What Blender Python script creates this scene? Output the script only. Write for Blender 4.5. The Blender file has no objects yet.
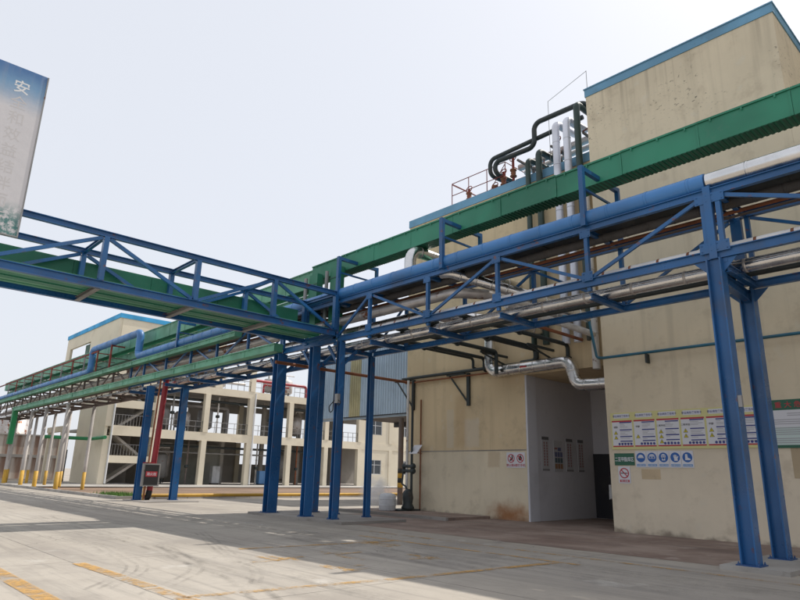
import bpy, bmesh, math, random
from mathutils import Vector, Matrix
R = math.radians
random.seed(7)
scene = bpy.context.scene
COL = scene.collection

# ---------------------------------------------------------------- camera, sky, sun, exposure
FPX, PITCH, ROLL, YAW, EYE = 624.0, R(15.6), R(1.3), R(42.8), 1.6
fwd = Vector((-math.cos(YAW)*math.cos(PITCH), math.sin(YAW)*math.cos(PITCH), math.sin(PITCH)))
right = Vector((math.sin(YAW), math.cos(YAW), 0))
up = right.cross(fwd)
cr = right*math.cos(ROLL) + up*math.sin(ROLL)
cu = up*math.cos(ROLL) - right*math.sin(ROLL)
cam_data = bpy.data.cameras.new('camera')
cam_data.sensor_width = 36.0
cam_data.lens = FPX/800*36.0
cam_data.clip_end = 2000
cam = bpy.data.objects.new('camera', cam_data)
COL.objects.link(cam)
M = Matrix((cr, cu, -fwd)).transposed().to_4x4()
M.translation = Vector((0, 0, EYE))
cam.matrix_world = M
scene.camera = cam

SUN_DIR = Vector((0.12, 0.70, 1.0)).normalized()
world = bpy.data.worlds.new('World')
scene.world = world
world.use_nodes = True
wn = world.node_tree.nodes; wl = world.node_tree.links
wn.clear()
w_out = wn.new('ShaderNodeOutputWorld')
sky = wn.new('ShaderNodeTexSky')
sky.sky_type = 'NISHITA'; sky.sun_disc = False
sky.sun_elevation = math.asin(SUN_DIR.z)
sky.sun_rotation = math.atan2(SUN_DIR.x, SUN_DIR.y)
sky.air_density = 1.0; sky.dust_density = 4.0; sky.ozone_density = 1.5
bg1 = wn.new('ShaderNodeBackground'); bg1.inputs[1].default_value = 0.10
bg2 = wn.new('ShaderNodeBackground'); bg2.inputs[0].default_value = (0.735, 0.755, 0.80, 1); bg2.inputs[1].default_value = 1.0
wmix = wn.new('ShaderNodeMixShader'); wmix.inputs[0].default_value = 0.76
wl.new(sky.outputs[0], bg1.inputs[0]); wl.new(bg1.outputs[0], wmix.inputs[1]); wl.new(bg2.outputs[0], wmix.inputs[2])
wl.new(wmix.outputs[0], w_out.inputs[0])

sun_data = bpy.data.lights.new('sun', 'SUN')
sun_data.energy = 3.3; sun_data.angle = R(0.6); sun_data.color = (1.0, 0.95, 0.87)
sun = bpy.data.objects.new('sun', sun_data)
COL.objects.link(sun)
sun.rotation_euler = SUN_DIR.to_track_quat('Z', 'Y').to_euler()
sun.location = (0, 40, 60)
scene.view_settings.view_transform = 'Standard'
scene.view_settings.look = 'None'
scene.view_settings.exposure = 0.38
scene.view_settings.gamma = 1.0
scene.cycles.volume_bounces = 4

# ---------------------------------------------------------------- helpers: objects
WLOC = {}
def tag(o, label=None, cat=None, group=None, kind=None):
    if label: o['label'] = label
    if cat: o['category'] = cat
    if group: o['group'] = group
    if kind: o['kind'] = kind
    return o
def thing(name, loc, label, cat, group=None):
    o = bpy.data.objects.new(name, None); COL.objects.link(o)
    o.empty_display_size = 0.3
    o.location = loc; WLOC[o.name] = Vector(loc)
    return tag(o, label, cat, group)
class MB:
    """collects shapes in world coordinates, then links them as ONE mesh object"""
    def __init__(s): s.v = []; s.f = []; s.m = []; s.s = []
    def add(s, vs, fs, mi=0, smooth=False):
        n = len(s.v); s.v += [tuple(v) for v in vs]
        for f in fs: s.f.append(tuple(n+i for i in f)); s.m.append(mi); s.s.append(smooth)
        return s
    def box(s, x0, x1, y0, y1, z0, z1, mi=0):
        vs = [(x, y, z) for z in (z0, z1) for y in (y0, y1) for x in (x0, x1)]
        return s.add(vs, [(0,2,3,1),(4,5,7,6),(0,1,5,4),(2,6,7,3),(0,4,6,2),(1,3,7,5)], mi)
    def extrude(s, prof, p0, p1, upv=(0,0,1), mi=0, smooth=False):
        p0 = Vector(p0); p1 = Vector(p1); d = (p1-p0).normalized(); u = Vector(upv)
        side = d.cross(u)
        if side.length < 1e-5: side = d.cross(Vector((0,1,0)))
        side.normalize(); t = side.cross(d)
        n = len(prof)
        vs = [p0+side*a+t*b for a, b in prof] + [p1+side*a+t*b for a, b in prof]
        fs = [(i, (i+1) % n, n+(i+1) % n, n+i) for i in range(n)]
        s.add(vs, fs, mi, smooth)
        s.add(vs, [tuple(reversed(range(n))), tuple(range(n, 2*n))], mi)
        return s
    def beam(s, p0, p1, w, h=None, upv=(0,0,1), mi=0):
        h = h or w
        return s.extrude([(-w/2,-h/2),(w/2,-h/2),(w/2,h/2),(-w/2,h/2)], p0, p1, upv, mi)
    def ibeam(s, p0, p1, w, h, t=0.018, upv=(0,0,1), mi=0):
        a, b, k = w/2, h/2, t
        pr = [(-a,-b),(a,-b),(a,-b+k),(k/2,-b+k),(k/2,b-k),(a,b-k),(a,b),(-a,b),(-a,b-k),(-k/2,b-k),(-k/2,-b+k),(-a,-b+k)]
        p0 = Vector(p0); p1 = Vector(p1)
        n0 = len(s.f)
        s.extrude(pr, p0, p1, upv, mi)
        return s
    def tube(s, pts, r, seg=12, bend=0.0, mi=0, cap=True):
        pts = fillet([Vector(p) for p in pts], bend) if bend > 0 else [Vector(p) for p in pts]
        n = len(pts); rings = []
        d0 = (pts[1]-pts[0]).normalized()
        a = d0.cross(Vector((0,0,1)))
        if a.length < 1e-4: a = d0.cross(Vector((0,1,0)))
        a.normalize()
        for i, p in enumerate(pts):
            if i == 0: d = d0
            elif i == n-1: d = (pts[-1]-pts[-2]).normalized()
            else:
                d = ((pts[i]-pts[i-1]).normalized()+(pts[i+1]-pts[i]).normalized()).normalized()
            a = (a - d*a.dot(d)).normalized(); b = d.cross(a)
            rings.append([p+(a*math.cos(t)+b*math.sin(t))*r for t in [2*math.pi*k/seg for k in range(seg)]])
        vs = [v for rg in rings for v in rg]
        fs = [(i*seg+k, i*seg+(k+1) % seg, (i+1)*seg+(k+1) % seg, (i+1)*seg+k) for i in range(n-1) for k in range(seg)]
        s.add(vs, fs, mi, True)
        if cap:
            s.add(rings[0], [tuple(reversed(range(seg)))], mi); s.add(rings[-1], [tuple(range(seg))], mi)
        return s
    def lathe(s, base, axis, prof, seg=16, mi=0):
        base = Vector(base); ax = Vector(axis).normalized()
        a = ax.cross(Vector((0,0,1)))
        if a.length < 1e-4: a = Vector((1,0,0))
        a.normalize(); b = ax.cross(a)
        vs = []
        for r, h in prof:
            for k in range(seg):
                t = 2*math.pi*k/seg
                vs.append(base+ax*h+(a*math.cos(t)+b*math.sin(t))*r)
        n = len(prof)
        fs = [(i*seg+k, i*seg+(k+1) % seg, (i+1)*seg+(k+1) % seg, (i+1)*seg+k) for i in range(n-1) for k in range(seg)]
        s.add(vs, fs, mi, True)
        return s
    def quad(s, a, b, c, d, mi=0): return s.add([a, b, c, d], [(0,1,2,3)], mi)
    def build(s, name, mats, parent=None, sharp=35):
        me = bpy.data.meshes.new(name)
        vs = [Vector(v) for v in s.v]
        lo = Vector((min(v.x for v in vs), min(v.y for v in vs), min(v.z for v in vs)))
        hi = Vector((max(v.x for v in vs), max(v.y for v in vs), max(v.z for v in vs)))
        org = Vector(((lo.x+hi.x)/2, (lo.y+hi.y)/2, lo.z))
        me.from_pydata([v-org for v in vs], [], s.f)
        for m in (mats if isinstance(mats, (list, tuple)) else [mats]): me.materials.append(m)
        for p, mi, sm in zip(me.polygons, s.m, s.s): p.material_index = mi; p.use_smooth = sm
        bm = bmesh.new(); bm.from_mesh(me); bmesh.ops.recalc_face_normals(bm, faces=bm.faces); bm.to_mesh(me); bm.free()
        o = bpy.data.objects.new(name, me); COL.objects.link(o)
        WLOC[o.name] = org
        if parent is not None:
            o.parent = parent; o.location = org-WLOC[parent.name]
        else: o.location = org
        return o
def fillet(pts, r):
    out = [pts[0]]
    for i in range(1, len(pts)-1):
        a, p, b = pts[i-1], pts[i], pts[i+1]
        u = (a-p); v = (b-p); lu, lv = u.length, v.length; u.normalize(); v.normalize()
        ang = u.angle(v)
        if ang > R(176): out.append(p); continue
        t = min(r/math.tan(ang/2), lu*0.49, lv*0.49); rr = t*math.tan(ang/2)
        bis = (u+v).normalized(); c = p+bis*(rr/math.sin(ang/2))
        s0 = p+u*t-c; s1 = p+v*t-c; tot = s0.angle(s1); n = 7
        ax = s0.cross(s1).normalized()
        for k in range(n+1): out.append(c+Matrix.Rotation(tot*k/n, 3, ax) @ s0)
    out.append(pts[-1]); return out
def dup_tree(o, offset, parent=None, label=None):
    c = o.copy(); COL.objects.link(c)
    if parent is None: c.location = o.location+Vector(offset)
    else: c.parent = parent
    WLOC[c.name] = WLOC[o.name]+Vector(offset)
    if label: c['label'] = label
    for ch in list(o.children): dup_tree(ch, offset, c)
    return c
def place_copy(o, name, world, parent):
    c = o.copy(); COL.objects.link(c); c.parent = parent
    c.location = Vector(world)-WLOC[parent.name]; WLOC[c.name] = Vector(world)
    return c

# ---------------------------------------------------------------- helpers: materials
class NT:
    def __init__(s, name):
        s.mat = bpy.data.materials.new(name); s.mat.use_nodes = True
        s.t = s.mat.node_tree; s.n = s.t.nodes; s.l = s.t.links
        s.n.clear(); s.out = s.n.new('ShaderNodeOutputMaterial')
        s.b = s.n.new('ShaderNodeBsdfPrincipled'); s.l.new(s.b.outputs[0], s.out.inputs[0])
        s.geo = s.n.new('ShaderNodeNewGeometry'); s.pos = s.geo.outputs['Position']
        s.sep = s.n.new('ShaderNodeSeparateXYZ'); s.l.new(s.pos, s.sep.inputs[0])
        s.x, s.y, s.z = s.sep.outputs
    def put(s, sock, v):
        if hasattr(v, 'is_linked') or isinstance(v, bpy.types.NodeSocket): s.l.new(v, sock)
        else: sock.default_value = v
    def noise(s, scale, detail=4, rough=0.55, stretch=None, dist=0.0, off=None):
        n = s.n.new('ShaderNodeTexNoise'); n.inputs['Scale'].default_value = scale
        n.inputs['Detail'].default_value = detail; n.inputs['Roughness'].default_value = rough
        n.inputs['Distortion'].default_value = dist
        v = s.pos
        if stretch or off:
            m = s.n.new('ShaderNodeMapping'); s.l.new(v, m.inputs[0])
            m.inputs['Scale'].default_value = stretch or (1,1,1)
            m.inputs['Location'].default_value = off or (0,0,0)
            v = m.outputs[0]
        s.l.new(v, n.inputs['Vector']); return n.outputs[0]
    def math(s, op, a, b=0.0, c=None, clamp=False):
        n = s.n.new('ShaderNodeMath'); n.operation = op; n.use_clamp = clamp
        s.put(n.inputs[0], a); s.put(n.inputs[1], b)
        if c is not None: s.put(n.inputs[2], c)
        return n.outputs[0]
    def ramp(s, v, a, b, lo=0.0, hi=1.0):
        n = s.n.new('ShaderNodeMapRange'); n.interpolation_type = 'SMOOTHSTEP'
        s.put(n.inputs[0], v)
        for i, q in zip((1,2,3,4), (a,b,lo,hi)): n.inputs[i].default_value = q
        return n.outputs[0]
    def mix(s, f, a, b, mode='MIX'):
        n = s.n.new('ShaderNodeMix'); n.data_type = 'RGBA'; n.blend_type = mode
        s.put(n.inputs[0], f)
        for sock, v in ((n.inputs[6], a), (n.inputs[7], b)):
            if isinstance(v, tuple): v = (*v[:3], 1)
            s.put(sock, v)
        return n.outputs[2]
    def bump(s, h, strength=0.3, dist=0.01):
        n = s.n.new('ShaderNodeBump'); n.inputs['Strength'].default_value = strength; n.inputs['Distance'].default_value = dist
        s.put(n.inputs['Height'], h); s.l.new(n.outputs[0], s.b.inputs['Normal'])
    def band(s, v, a, b, soft):
        return s.math('MULTIPLY', s.ramp(v, a-soft, a+soft), s.ramp(v, b-soft, b+soft, 1, 0))
    def done(s, col, rough=0.6, metal=0.0, spec=None):
        s.put(s.b.inputs['Base Color'], (*col, 1) if isinstance(col, tuple) and len(col) == 3 else col)
        s.put(s.b.inputs['Roughness'], rough); s.put(s.b.inputs['Metallic'], metal)
        if spec is not None: s.b.inputs['Specular IOR Level'].default_value = spec
        return s.mat
def paint(name, col, rough=0.5, metal=0.0, dirt=(0.12,0.10,0.08), amt=0.35, var=0.18, scale=1.3, bump=0.15, rust=0.0):
    t = NT(name)
    n1 = t.noise(scale, 6); n2 = t.noise(scale*7, 5); n3 = t.noise(scale*0.35, 3)
    c = t.mix(t.ramp(n3, 0.35, 0.65), tuple(x*(1-var) for x in col), tuple(min(1, x*(1+var)) for x in col))
    c = t.mix(t.math('MULTIPLY', t.ramp(n1, 0.52, 0.75), amt), c, dirt)
    c = t.mix(t.math('MULTIPLY', t.ramp(n2, 0.58, 0.72), amt*0.5), c, dirt)
    if rust > 0:
        c = t.mix(t.math('MULTIPLY', t.ramp(t.noise(scale*3.1, 6, off=(3,7,1)), 0.66-rust*0.2, 0.74), 0.9), c, (0.16,0.055,0.025))
    t.bump(t.noise(scale*14, 3), bump, 0.004)
    return t.done(c, t.ramp(n1, 0.3, 0.7, rough-0.08, rough+0.12), metal)
def plain(name, col, rough=0.6, metal=0.0): return NT(name).done(col, rough, metal)

def mat_wall(name, base, low, lowz, tower=False):
    t = NT(name)
    n_big = t.noise(0.35, 5); n_mid = t.noise(1.7, 6, 0.62); n_fine = t.noise(14, 4)
    streak = t.noise(1.0, 5, stretch=(2.6, 2.6, 0.16))
    c = t.mix(t.ramp(n_big, 0.3, 0.7), tuple(x*0.90 for x in base), tuple(x*1.06 for x in base))
    lo = t.mix(t.ramp(n_big, 0.3, 0.7), tuple(x*0.9 for x in low), tuple(x*1.08 for x in low))
    c = t.mix(t.ramp(t.math('ADD', t.z, t.math('MULTIPLY', n_mid, 0.05)), lowz, lowz+0.06, 1, 0), c, lo)
    c = t.mix(t.math('MULTIPLY', t.ramp(streak, 0.50, 0.72), t.ramp(t.z, 2.0, 3.2, 0.10, 0.32)), c, tuple(x*0.55 for x in base))
    c = t.mix(t.math('MULTIPLY', t.ramp(n_mid, 0.52, 0.72), 0.26), c, (0.30, 0.235, 0.16))
    c = t.mix(t.math('MULTIPLY', t.ramp(t.noise(2.3, 6, off=(9,2,4)), 0.6, 0.7), 0.25), c, (0.62, 0.58, 0.49))
    # damp dirt rising from the ground
    dn = t.math('ADD', t.z, t.math('MULTIPLY', t.math('SUBTRACT', t.noise(2.2, 6), 0.5), 0.9))
    c = t.mix(t.math('MULTIPLY', t.ramp(dn, -0.12, 0.22, 1, 0), 0.75), c, (0.13, 0.10, 0.075))
    ztop = 15.6 if tower else 13.55
    dr = t.noise(1.0, 4, 0.6, stretch=(5.5, 5.5, 0.03), off=(2.2, 0, 0)); dl = t.noise(1.0, 2, stretch=(1.1, 1.1, 0.01), off=(7, 3, 0))
    drop = t.math('SUBTRACT', ztop, t.z)
    dm = t.math('MULTIPLY', t.ramp(dr, 0.53, 0.66), t.ramp(t.math('SUBTRACT', drop, t.math('MULTIPLY', dl, 3.2)), -1.6, 0.3, 1, 0))
    c = t.mix(t.math('MULTIPLY', dm, 0.30), c, (0.17, 0.14, 0.105))
    if tower:
        spots = t.math('MULTIPLY', t.ramp(t.noise(6.5, 6, 0.7, stretch=(1,1,1.6)), 0.575, 0.64), t.ramp(t.noise(0.55, 3, off=(1.3,0,0.6)), 0.42, 0.56))
        spots = t.math('MULTIPLY', spots, t.band(t.z, 13.3, 15.3, 0.5))
        c = t.mix(t.math('MULTIPLY', spots, 0.7), c, (0.07, 0.06, 0.05))
    else:
        def rect(x0, x1, z0, z1, soft, col, k):
            nonlocal c
            w = t.math('MULTIPLY', t.math('SUBTRACT', t.noise(3.0, 4), 0.5), 0.16)
            m = t.math('MULTIPLY', t.band(t.math('ADD', t.x, w), x0, x1, soft), t.band(t.math('ADD', t.z, w), z0, z1, soft))
            c = t.mix(t.math('MULTIPLY', m, k), c, col)
        rect(-18.75, -18.35, 2.75, 4.35, 0.05, (0.56, 0.50, 0.40), 0.5)
        rect(-17.75, -16.95, 2.75, 3.9, 0.09, (0.58, 0.52, 0.43), 0.5)
        rect(-18.25, -17.65, 2.75, 4.9, 0.15, (0.42, 0.27, 0.13), 0.35)
        rect(-16.5, -15.9, 1.95, 2.55, 0.05, (0.45, 0.33, 0.2), 0.45)
        # rust run-off beside the opening
        dx = t.math('DIVIDE', t.math('ADD', t.x, 15.5), 1.35); dz = t.math('DIVIDE', t.math('SUBTRACT', t.z, 0.2), 0.62)
        rr = t.math('SQRT', t.math('ADD', t.math('MULTIPLY', dx, dx), t.math('MULTIPLY', dz, dz)))
        rr = t.math('ADD', rr, t.math('MULTIPLY', t.math('SUBTRACT', t.noise(2.6, 6), 0.5), 1.1))
        c = t.mix(t.math('MULTIPLY', t.ramp(rr, 0.0, 1.1, 1, 0), 0.92), c, (0.30, 0.115, 0.033))
    t.bump(t.math('ADD', t.math('MULTIPLY', n_fine, 0.3), n_mid), 0.35, 0.02)
    return t.done(c, 0.88)
def mat_concrete_ground():
    t = NT('worn_concrete')
    big = t.noise(0.09, 5); mid = t.noise(0.6, 7, 0.6); fine = t.noise(9, 5)
    c = t.mix(t.ramp(big, 0.3, 0.7), (0.325, 0.288, 0.243), (0.40, 0.362, 0.312))
    c = t.mix(t.math('MULTIPLY', t.ramp(mid, 0.46, 0.70), 0.5), c, (0.225, 0.20, 0.175))
    traf = t.noise(0.5, 6, 0.6, stretch=(0.10, 1.5, 1), dist=0.6)
    c = t.mix(t.math('MULTIPLY', t.ramp(traf, 0.47, 0.66), 0.5), c, (0.225, 0.20, 0.175))
    traf2 = t.noise(0.9, 5, 0.6, stretch=(0.8, 0.10, 1), dist=0.8, off=(4,1,0))
    c = t.mix(t.math('MULTIPLY', t.ramp(traf2, 0.54, 0.70), 0.28), c, (0.25, 0.23, 0.21))
    tf = t.noise(2.6, 6, 0.65, stretch=(0.07, 1.2, 1), dist=0.9, off=(3,7,0))
    c = t.mix(t.math('MULTIPLY', t.ramp(tf, 0.50, 0.66), 0.38), c, (0.17, 0.155, 0.14))
    tg = t.noise(2.2, 6, 0.65, stretch=(0.55, 0.9, 1), dist=2.5, off=(13,7,0))
    c = t.mix(t.math('MULTIPLY', t.ramp(tg, 0.55, 0.62), 0.2), c, (0.20, 0.185, 0.165))
    # grey worn wheel lane by the apron
    lane = t.math('MULTIPLY', t.band(t.math('ADD', t.y, t.math('MULTIPLY', mid, 1.2)), 9.6, 13.4, 0.8), t.ramp(t.x, -16, -9))
    c = t.mix(t.math('MULTIPLY', lane, 0.30), c, (0.24, 0.225, 0.21))
    c = t.mix(t.math('MULTIPLY', t.ramp(t.noise(0.8, 5, off=(20,3,0)), 0.62, 0.72), 0.4), c, (0.55, 0.525, 0.48))
    c = t.mix(t.math('MULTIPLY', t.ramp(t.noise(26, 3), 0.60, 0.75), 0.35), c, (0.2, 0.19, 0.175))
    def joint(v, step, off):
        w = t.math('ADD', v, t.math('MULTIPLY', t.math('SUBTRACT', fine, 0.5), 0.02))
        f = t.math('ABSOLUTE', t.math('SUBTRACT', t.math('FRACT', t.math('DIVIDE', t.math('ADD', w, off), step)), 0.5))
        return t.ramp(f, 0.5-0.022/step, 0.5-0.006/step)
    jt = t.math('MAXIMUM', joint(t.x, 4.8, 7.65+2.4*0), joint(t.y, 3.86, 0.02))
    jt = t.math('MULTIPLY', jt, t.ramp(t.noise(0.7, 4, off=(2,9,0)), 0.3, 0.55))
    vo = t.n.new('ShaderNodeTexVoronoi'); vo.feature = 'DISTANCE_TO_EDGE'; vo.inputs['Scale'].default_value = 0.32
    vm = t.n.new('ShaderNodeVectorMath'); vm.operation = 'ADD'
    nn = t.n.new('ShaderNodeTexNoise'); nn.inputs['Scale'].default_value = 1.1; nn.inputs['Detail'].default_value = 6
    t.l.new(t.pos, nn.inputs['Vector']); t.l.new(t.pos, vm.inputs[0]); t.l.new(nn.outputs['Color'], vm.inputs[1]); t.l.new(vm.outputs[0], vo.inputs['Vector'])
    crack = t.math('MULTIPLY', t.ramp(vo.outputs['Distance'], 0.002, 0.0055, 1, 0), t.ramp(t.noise(0.25, 3, off=(6,2,0)), 0.5, 0.6))
    gap = t.math('MAXIMUM', jt, t.math('MULTIPLY', crack, 0.7))
    c = t.mix(t.math('MULTIPLY', gap, 0.7), c, (0.10, 0.09, 0.08))
    oil = t.math('MULTIPLY', t.ramp(t.noise(0.9, 5, off=(11,4,0)), 0.66, 0.72), t.ramp(t.noise(0.3, 2, off=(1,8,0)), 0.45, 0.6))
    c = t.mix(t.math('MULTIPLY', oil, 0.5), c, (0.09, 0.085, 0.08))
    t.bump(t.math('SUBTRACT', t.math('ADD', t.math('MULTIPLY', fine, 0.4), mid), t.math('MULTIPLY', gap, 0.5)), 0.35, 0.02)
    return t.done(c, 0.9)
def mat_apron():
    t = NT('stained_apron')
    mid = t.noise(0.55, 7, 0.62); fine = t.noise(8, 5)
    c = t.mix(t.ramp(mid, 0.32, 0.7), (0.185, 0.125, 0.10), (0.31, 0.24, 0.20))
    c = t.mix(t.math('MULTIPLY', t.ramp(t.noise(0.8, 5, stretch=(0.25, 1.4, 1)), 0.5, 0.7), 0.5), c, (0.115, 0.085, 0.075))
    c = t.mix(t.math('MULTIPLY', t.ramp(t.noise(1.6, 6, off=(5,5,0)), 0.58, 0.7), 0.5), c, (0.40, 0.34, 0.30))
    t.bump(t.math('ADD', t.math('MULTIPLY', fine, 0.5), mid), 0.4, 0.02)
    return t.done(c, 0.85)
def mat_worn_paint(name, col, keep=0.5):
    t = NT(name)
    a = t.ramp(t.math('ADD', t.math('MULTIPLY', t.noise(2.2, 6, 0.65), 0.6), t.math('MULTIPLY', t.noise(13, 6, 0.7), 0.4)), keep-0.09, keep+0.12)
    c = t.mix(t.noise(3, 5), tuple(x*0.75 for x in col), col)
    t.put(t.b.inputs['Alpha'], t.math('MULTIPLY', a, 0.8))
    return t.done(c, 0.8)
def mat_tyre():
    t = NT('tyre_rubber_mark')
    a = t.ramp(t.math('ADD', t.math('MULTIPLY', t.noise(1.1, 6, 0.65), 0.6), t.math('MULTIPLY', t.noise(11, 6, 0.7), 0.4)), 0.42, 0.62)
    t.put(t.b.inputs['Alpha'], t.math('MULTIPLY', a, 0.26))
    return t.done((0.07, 0.065, 0.06), 0.85)
def mat_clad(name, col, rough=0.32, rust=0.0):
    t = NT(name)
    n = t.noise(2.2, 5); c = t.mix(t.ramp(n, 0.35, 0.7), tuple(x*0.82 for x in col), col)
    c = t.mix(t.math('MULTIPLY', t.ramp(t.noise(0.9, 6), 0.55, 0.72), 0.45), c, (0.30, 0.235, 0.18))
    if rust: c = t.mix(t.ramp(t.noise(1.9, 6, off=(1,8,2)), 0.60, 0.66), c, (0.22, 0.085, 0.04))
    t.bump(t.noise(9, 3), 0.25, 0.01)
    return t.done(c, t.ramp(n, 0.3, 0.7, rough-0.06, rough+0.14), 1.0 if not rust else 0.6)

B_BLUE   = paint('blue_steel_paint', (0.016, 0.098, 0.26), 0.32, amt=0.34, rust=0.22, dirt=(0.09,0.10,0.13))
B_DKBLUE = paint('dark_blue_steel_paint', (0.013, 0.06, 0.18), 0.5, amt=0.35)
B_PIPE   = paint('blue_cladding', (0.048, 0.185, 0.44), 0.38, amt=0.22, var=0.12)
G_TRAY   = paint('green_tray_paint', (0.020, 0.185, 0.108), 0.5, amt=0.45, var=0.25, dirt=(0.08,0.19,0.135), scale=0.8, bump=0.5)
G_PALE   = paint('faded_green_paint', (0.09, 0.29, 0.18), 0.5, amt=0.30, dirt=(0.07,0.14,0.08))
G_DARK   = paint('dark_green_paint', (0.012, 0.10, 0.06), 0.5)
G_BRIGHT = paint('bright_green_paint', (0.012, 0.21, 0.075), 0.45)
SILVER   = mat_clad('aluminium_cladding', (0.76, 0.75, 0.74), 0.22)
SILVER_R = mat_clad('stained_cladding', (0.62, 0.58, 0.55), 0.42, rust=1)
WHITE_P  = paint('white_pipe_paint', (0.66, 0.65, 0.64), 0.5, amt=0.35, dirt=(0.30,0.22,0.15), rust=0.2)
G_RISER  = paint('dark_grey_green_paint', (0.022, 0.045, 0.036), 0.5, amt=0.4, dirt=(0.08,0.06,0.04))
STACKW   = paint('lilac_white_stack_paint', (0.66, 0.67, 0.74), 0.35, 0.25, amt=0.15)
DARKP    = paint('dark_pipe_paint', (0.022, 0.032, 0.034), 0.5, amt=0.4, dirt=(0.10,0.07,0.05))
LAGGING  = paint('dark_lagging', (0.075, 0.07, 0.068), 0.8, amt=0.5, scale=3, bump=0.9)
RUST     = paint('rusty_steel', (0.23, 0.085, 0.04), 0.8, amt=0.5, dirt=(0.07,0.03,0.02), scale=2.4)
RUSTRED  = paint('rust_red_primer', (0.20, 0.035, 0.025), 0.7, amt=0.4)
RED      = paint('red_paint', (0.30, 0.022, 0.032), 0.45, amt=0.25)
GREYST   = paint('grey_steel', (0.27, 0.265, 0.26), 0.55, 0.3, amt=0.4, rust=0.2)
BROWNST  = paint('weathered_steel', (0.13, 0.105, 0.095), 0.7, amt=0.5, rust=0.5)
CONC     = paint('cast_concrete', (0.36, 0.34, 0.315), 0.9, amt=0.5, scale=0.9, bump=0.5)
CONC_D   = paint('dirty_concrete', (0.27, 0.25, 0.23), 0.9, amt=0.55, scale=0.9, bump=0.5)
SLABC    = paint('deck_concrete', (0.40, 0.38, 0.35), 0.9, amt=0.4, scale=0.9, bump=0.4)
POSTC    = paint('concrete_post', (0.43, 0.40, 0.375), 0.9, amt=0.55, dirt=(0.16,0.12,0.10), scale=0.9, bump=0.4)
YELLOW   = paint('yellow_paint', (0.52, 0.30, 0.035), 0.6, amt=0.35)
BLACK    = plain('black_plastic', (0.012, 0.012, 0.013), 0.5)
CREAM    = paint('cream_render', (0.72, 0.655, 0.52), 0.85, amt=0.25, var=0.07, dirt=(0.36,0.29,0.20), scale=0.5, bump=0.3)
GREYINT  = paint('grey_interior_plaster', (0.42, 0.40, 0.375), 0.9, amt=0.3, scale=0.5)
RECESSW  = paint('grey_white_plaster', (0.56, 0.55, 0.58), 0.8, amt=0.22, var=0.06, dirt=(0.18,0.17,0.16), scale=0.5)
RECESSL  = paint('pale_reveal_plaster', (0.60, 0.60, 0.64), 0.8, amt=0.2, var=0.06, scale=0.5)
BAND     = paint('sky_blue_band', (0.15, 0.33, 0.49), 0.7, amt=0.3, scale=0.7)
BANDF    = paint('bright_blue_band', (0.05, 0.36, 0.68), 0.7, amt=0.1)
SHEDBLUE = paint('pale_blue_sheet_metal', (0.36, 0.455, 0.56), 0.5, amt=0.2, var=0.08)
SHEDTRAN = paint('yellowed_skylight_sheet', (0.40, 0.36, 0.21), 0.35, amt=0.3)
DARKSHEET= paint('dark_sheet', (0.045, 0.047, 0.055), 0.6)
DARKDOOR = paint('dark_door_paint', (0.022, 0.022, 0.028), 0.55, amt=0.15)
WALL_T   = mat_wall('tower_plaster', (0.665, 0.575, 0.425), (0.685, 0.595, 0.46), 2.55, True)
WALL_L   = mat_wall('hall_plaster', (0.63, 0.50, 0.32), (0.66, 0.575, 0.43), 2.6, False)
GROUND   = mat_concrete_ground()
APRON    = mat_apron()
YLINE    = mat_worn_paint('worn_yellow_road_paint', (0.60, 0.345, 0.10), 0.47)
YLINE_W  = mat_worn_paint('very_worn_yellow_road_paint', (0.58, 0.33, 0.08), 0.515)
WLINE_W  = mat_worn_paint('very_worn_white_road_paint', (0.62, 0.60, 0.56), 0.50)
TYRE     = mat_tyre()
SOIL     = paint('dry_soil', (0.19, 0.125, 0.085), 0.95, amt=0.6, scale=0.7, bump=1.0)
GRASSM   = paint('grass_blade', (0.09, 0.20, 0.03), 0.7)
P_WHITE  = plain('print_white', (0.62, 0.62, 0.66), 0.45)
P_RED    = plain('print_red', (0.42, 0.03, 0.045), 0.5)
P_BLUE   = plain('print_blue', (0.012, 0.10, 0.36), 0.5)
P_NAVY   = plain('print_navy', (0.035, 0.045, 0.21), 0.5)
P_YELLOW = plain('print_yellow', (0.62, 0.53, 0.02), 0.5)
P_PALEY  = plain('print_pale_yellow', (0.60, 0.56, 0.25), 0.5)
P_BLACK  = plain('print_black', (0.02, 0.02, 0.022), 0.5)
P_GREY   = plain('print_grey', (0.33, 0.33, 0.36), 0.5)
P_GREEN  = plain('print_green', (0.015, 0.105, 0.06), 0.5)
P_LBLUE  = plain('print_light_blue', (0.12, 0.28, 0.55), 0.5)
P_PGREEN = plain('print_pale_green', (0.50, 0.60, 0.58), 0.5)
P_ORANGE = plain('print_orange', (0.45, 0.16, 0.05), 0.5)
PVC_W    = paint('white_plastic', (0.55, 0.56, 0.58), 0.45, amt=0.25)
GLASS    = NT('window_glass').done((0.05, 0.06, 0.07), 0.08)
FRAMEW   = plain('white_window_frame', (0.65, 0.66, 0.67), 0.5)

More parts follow.
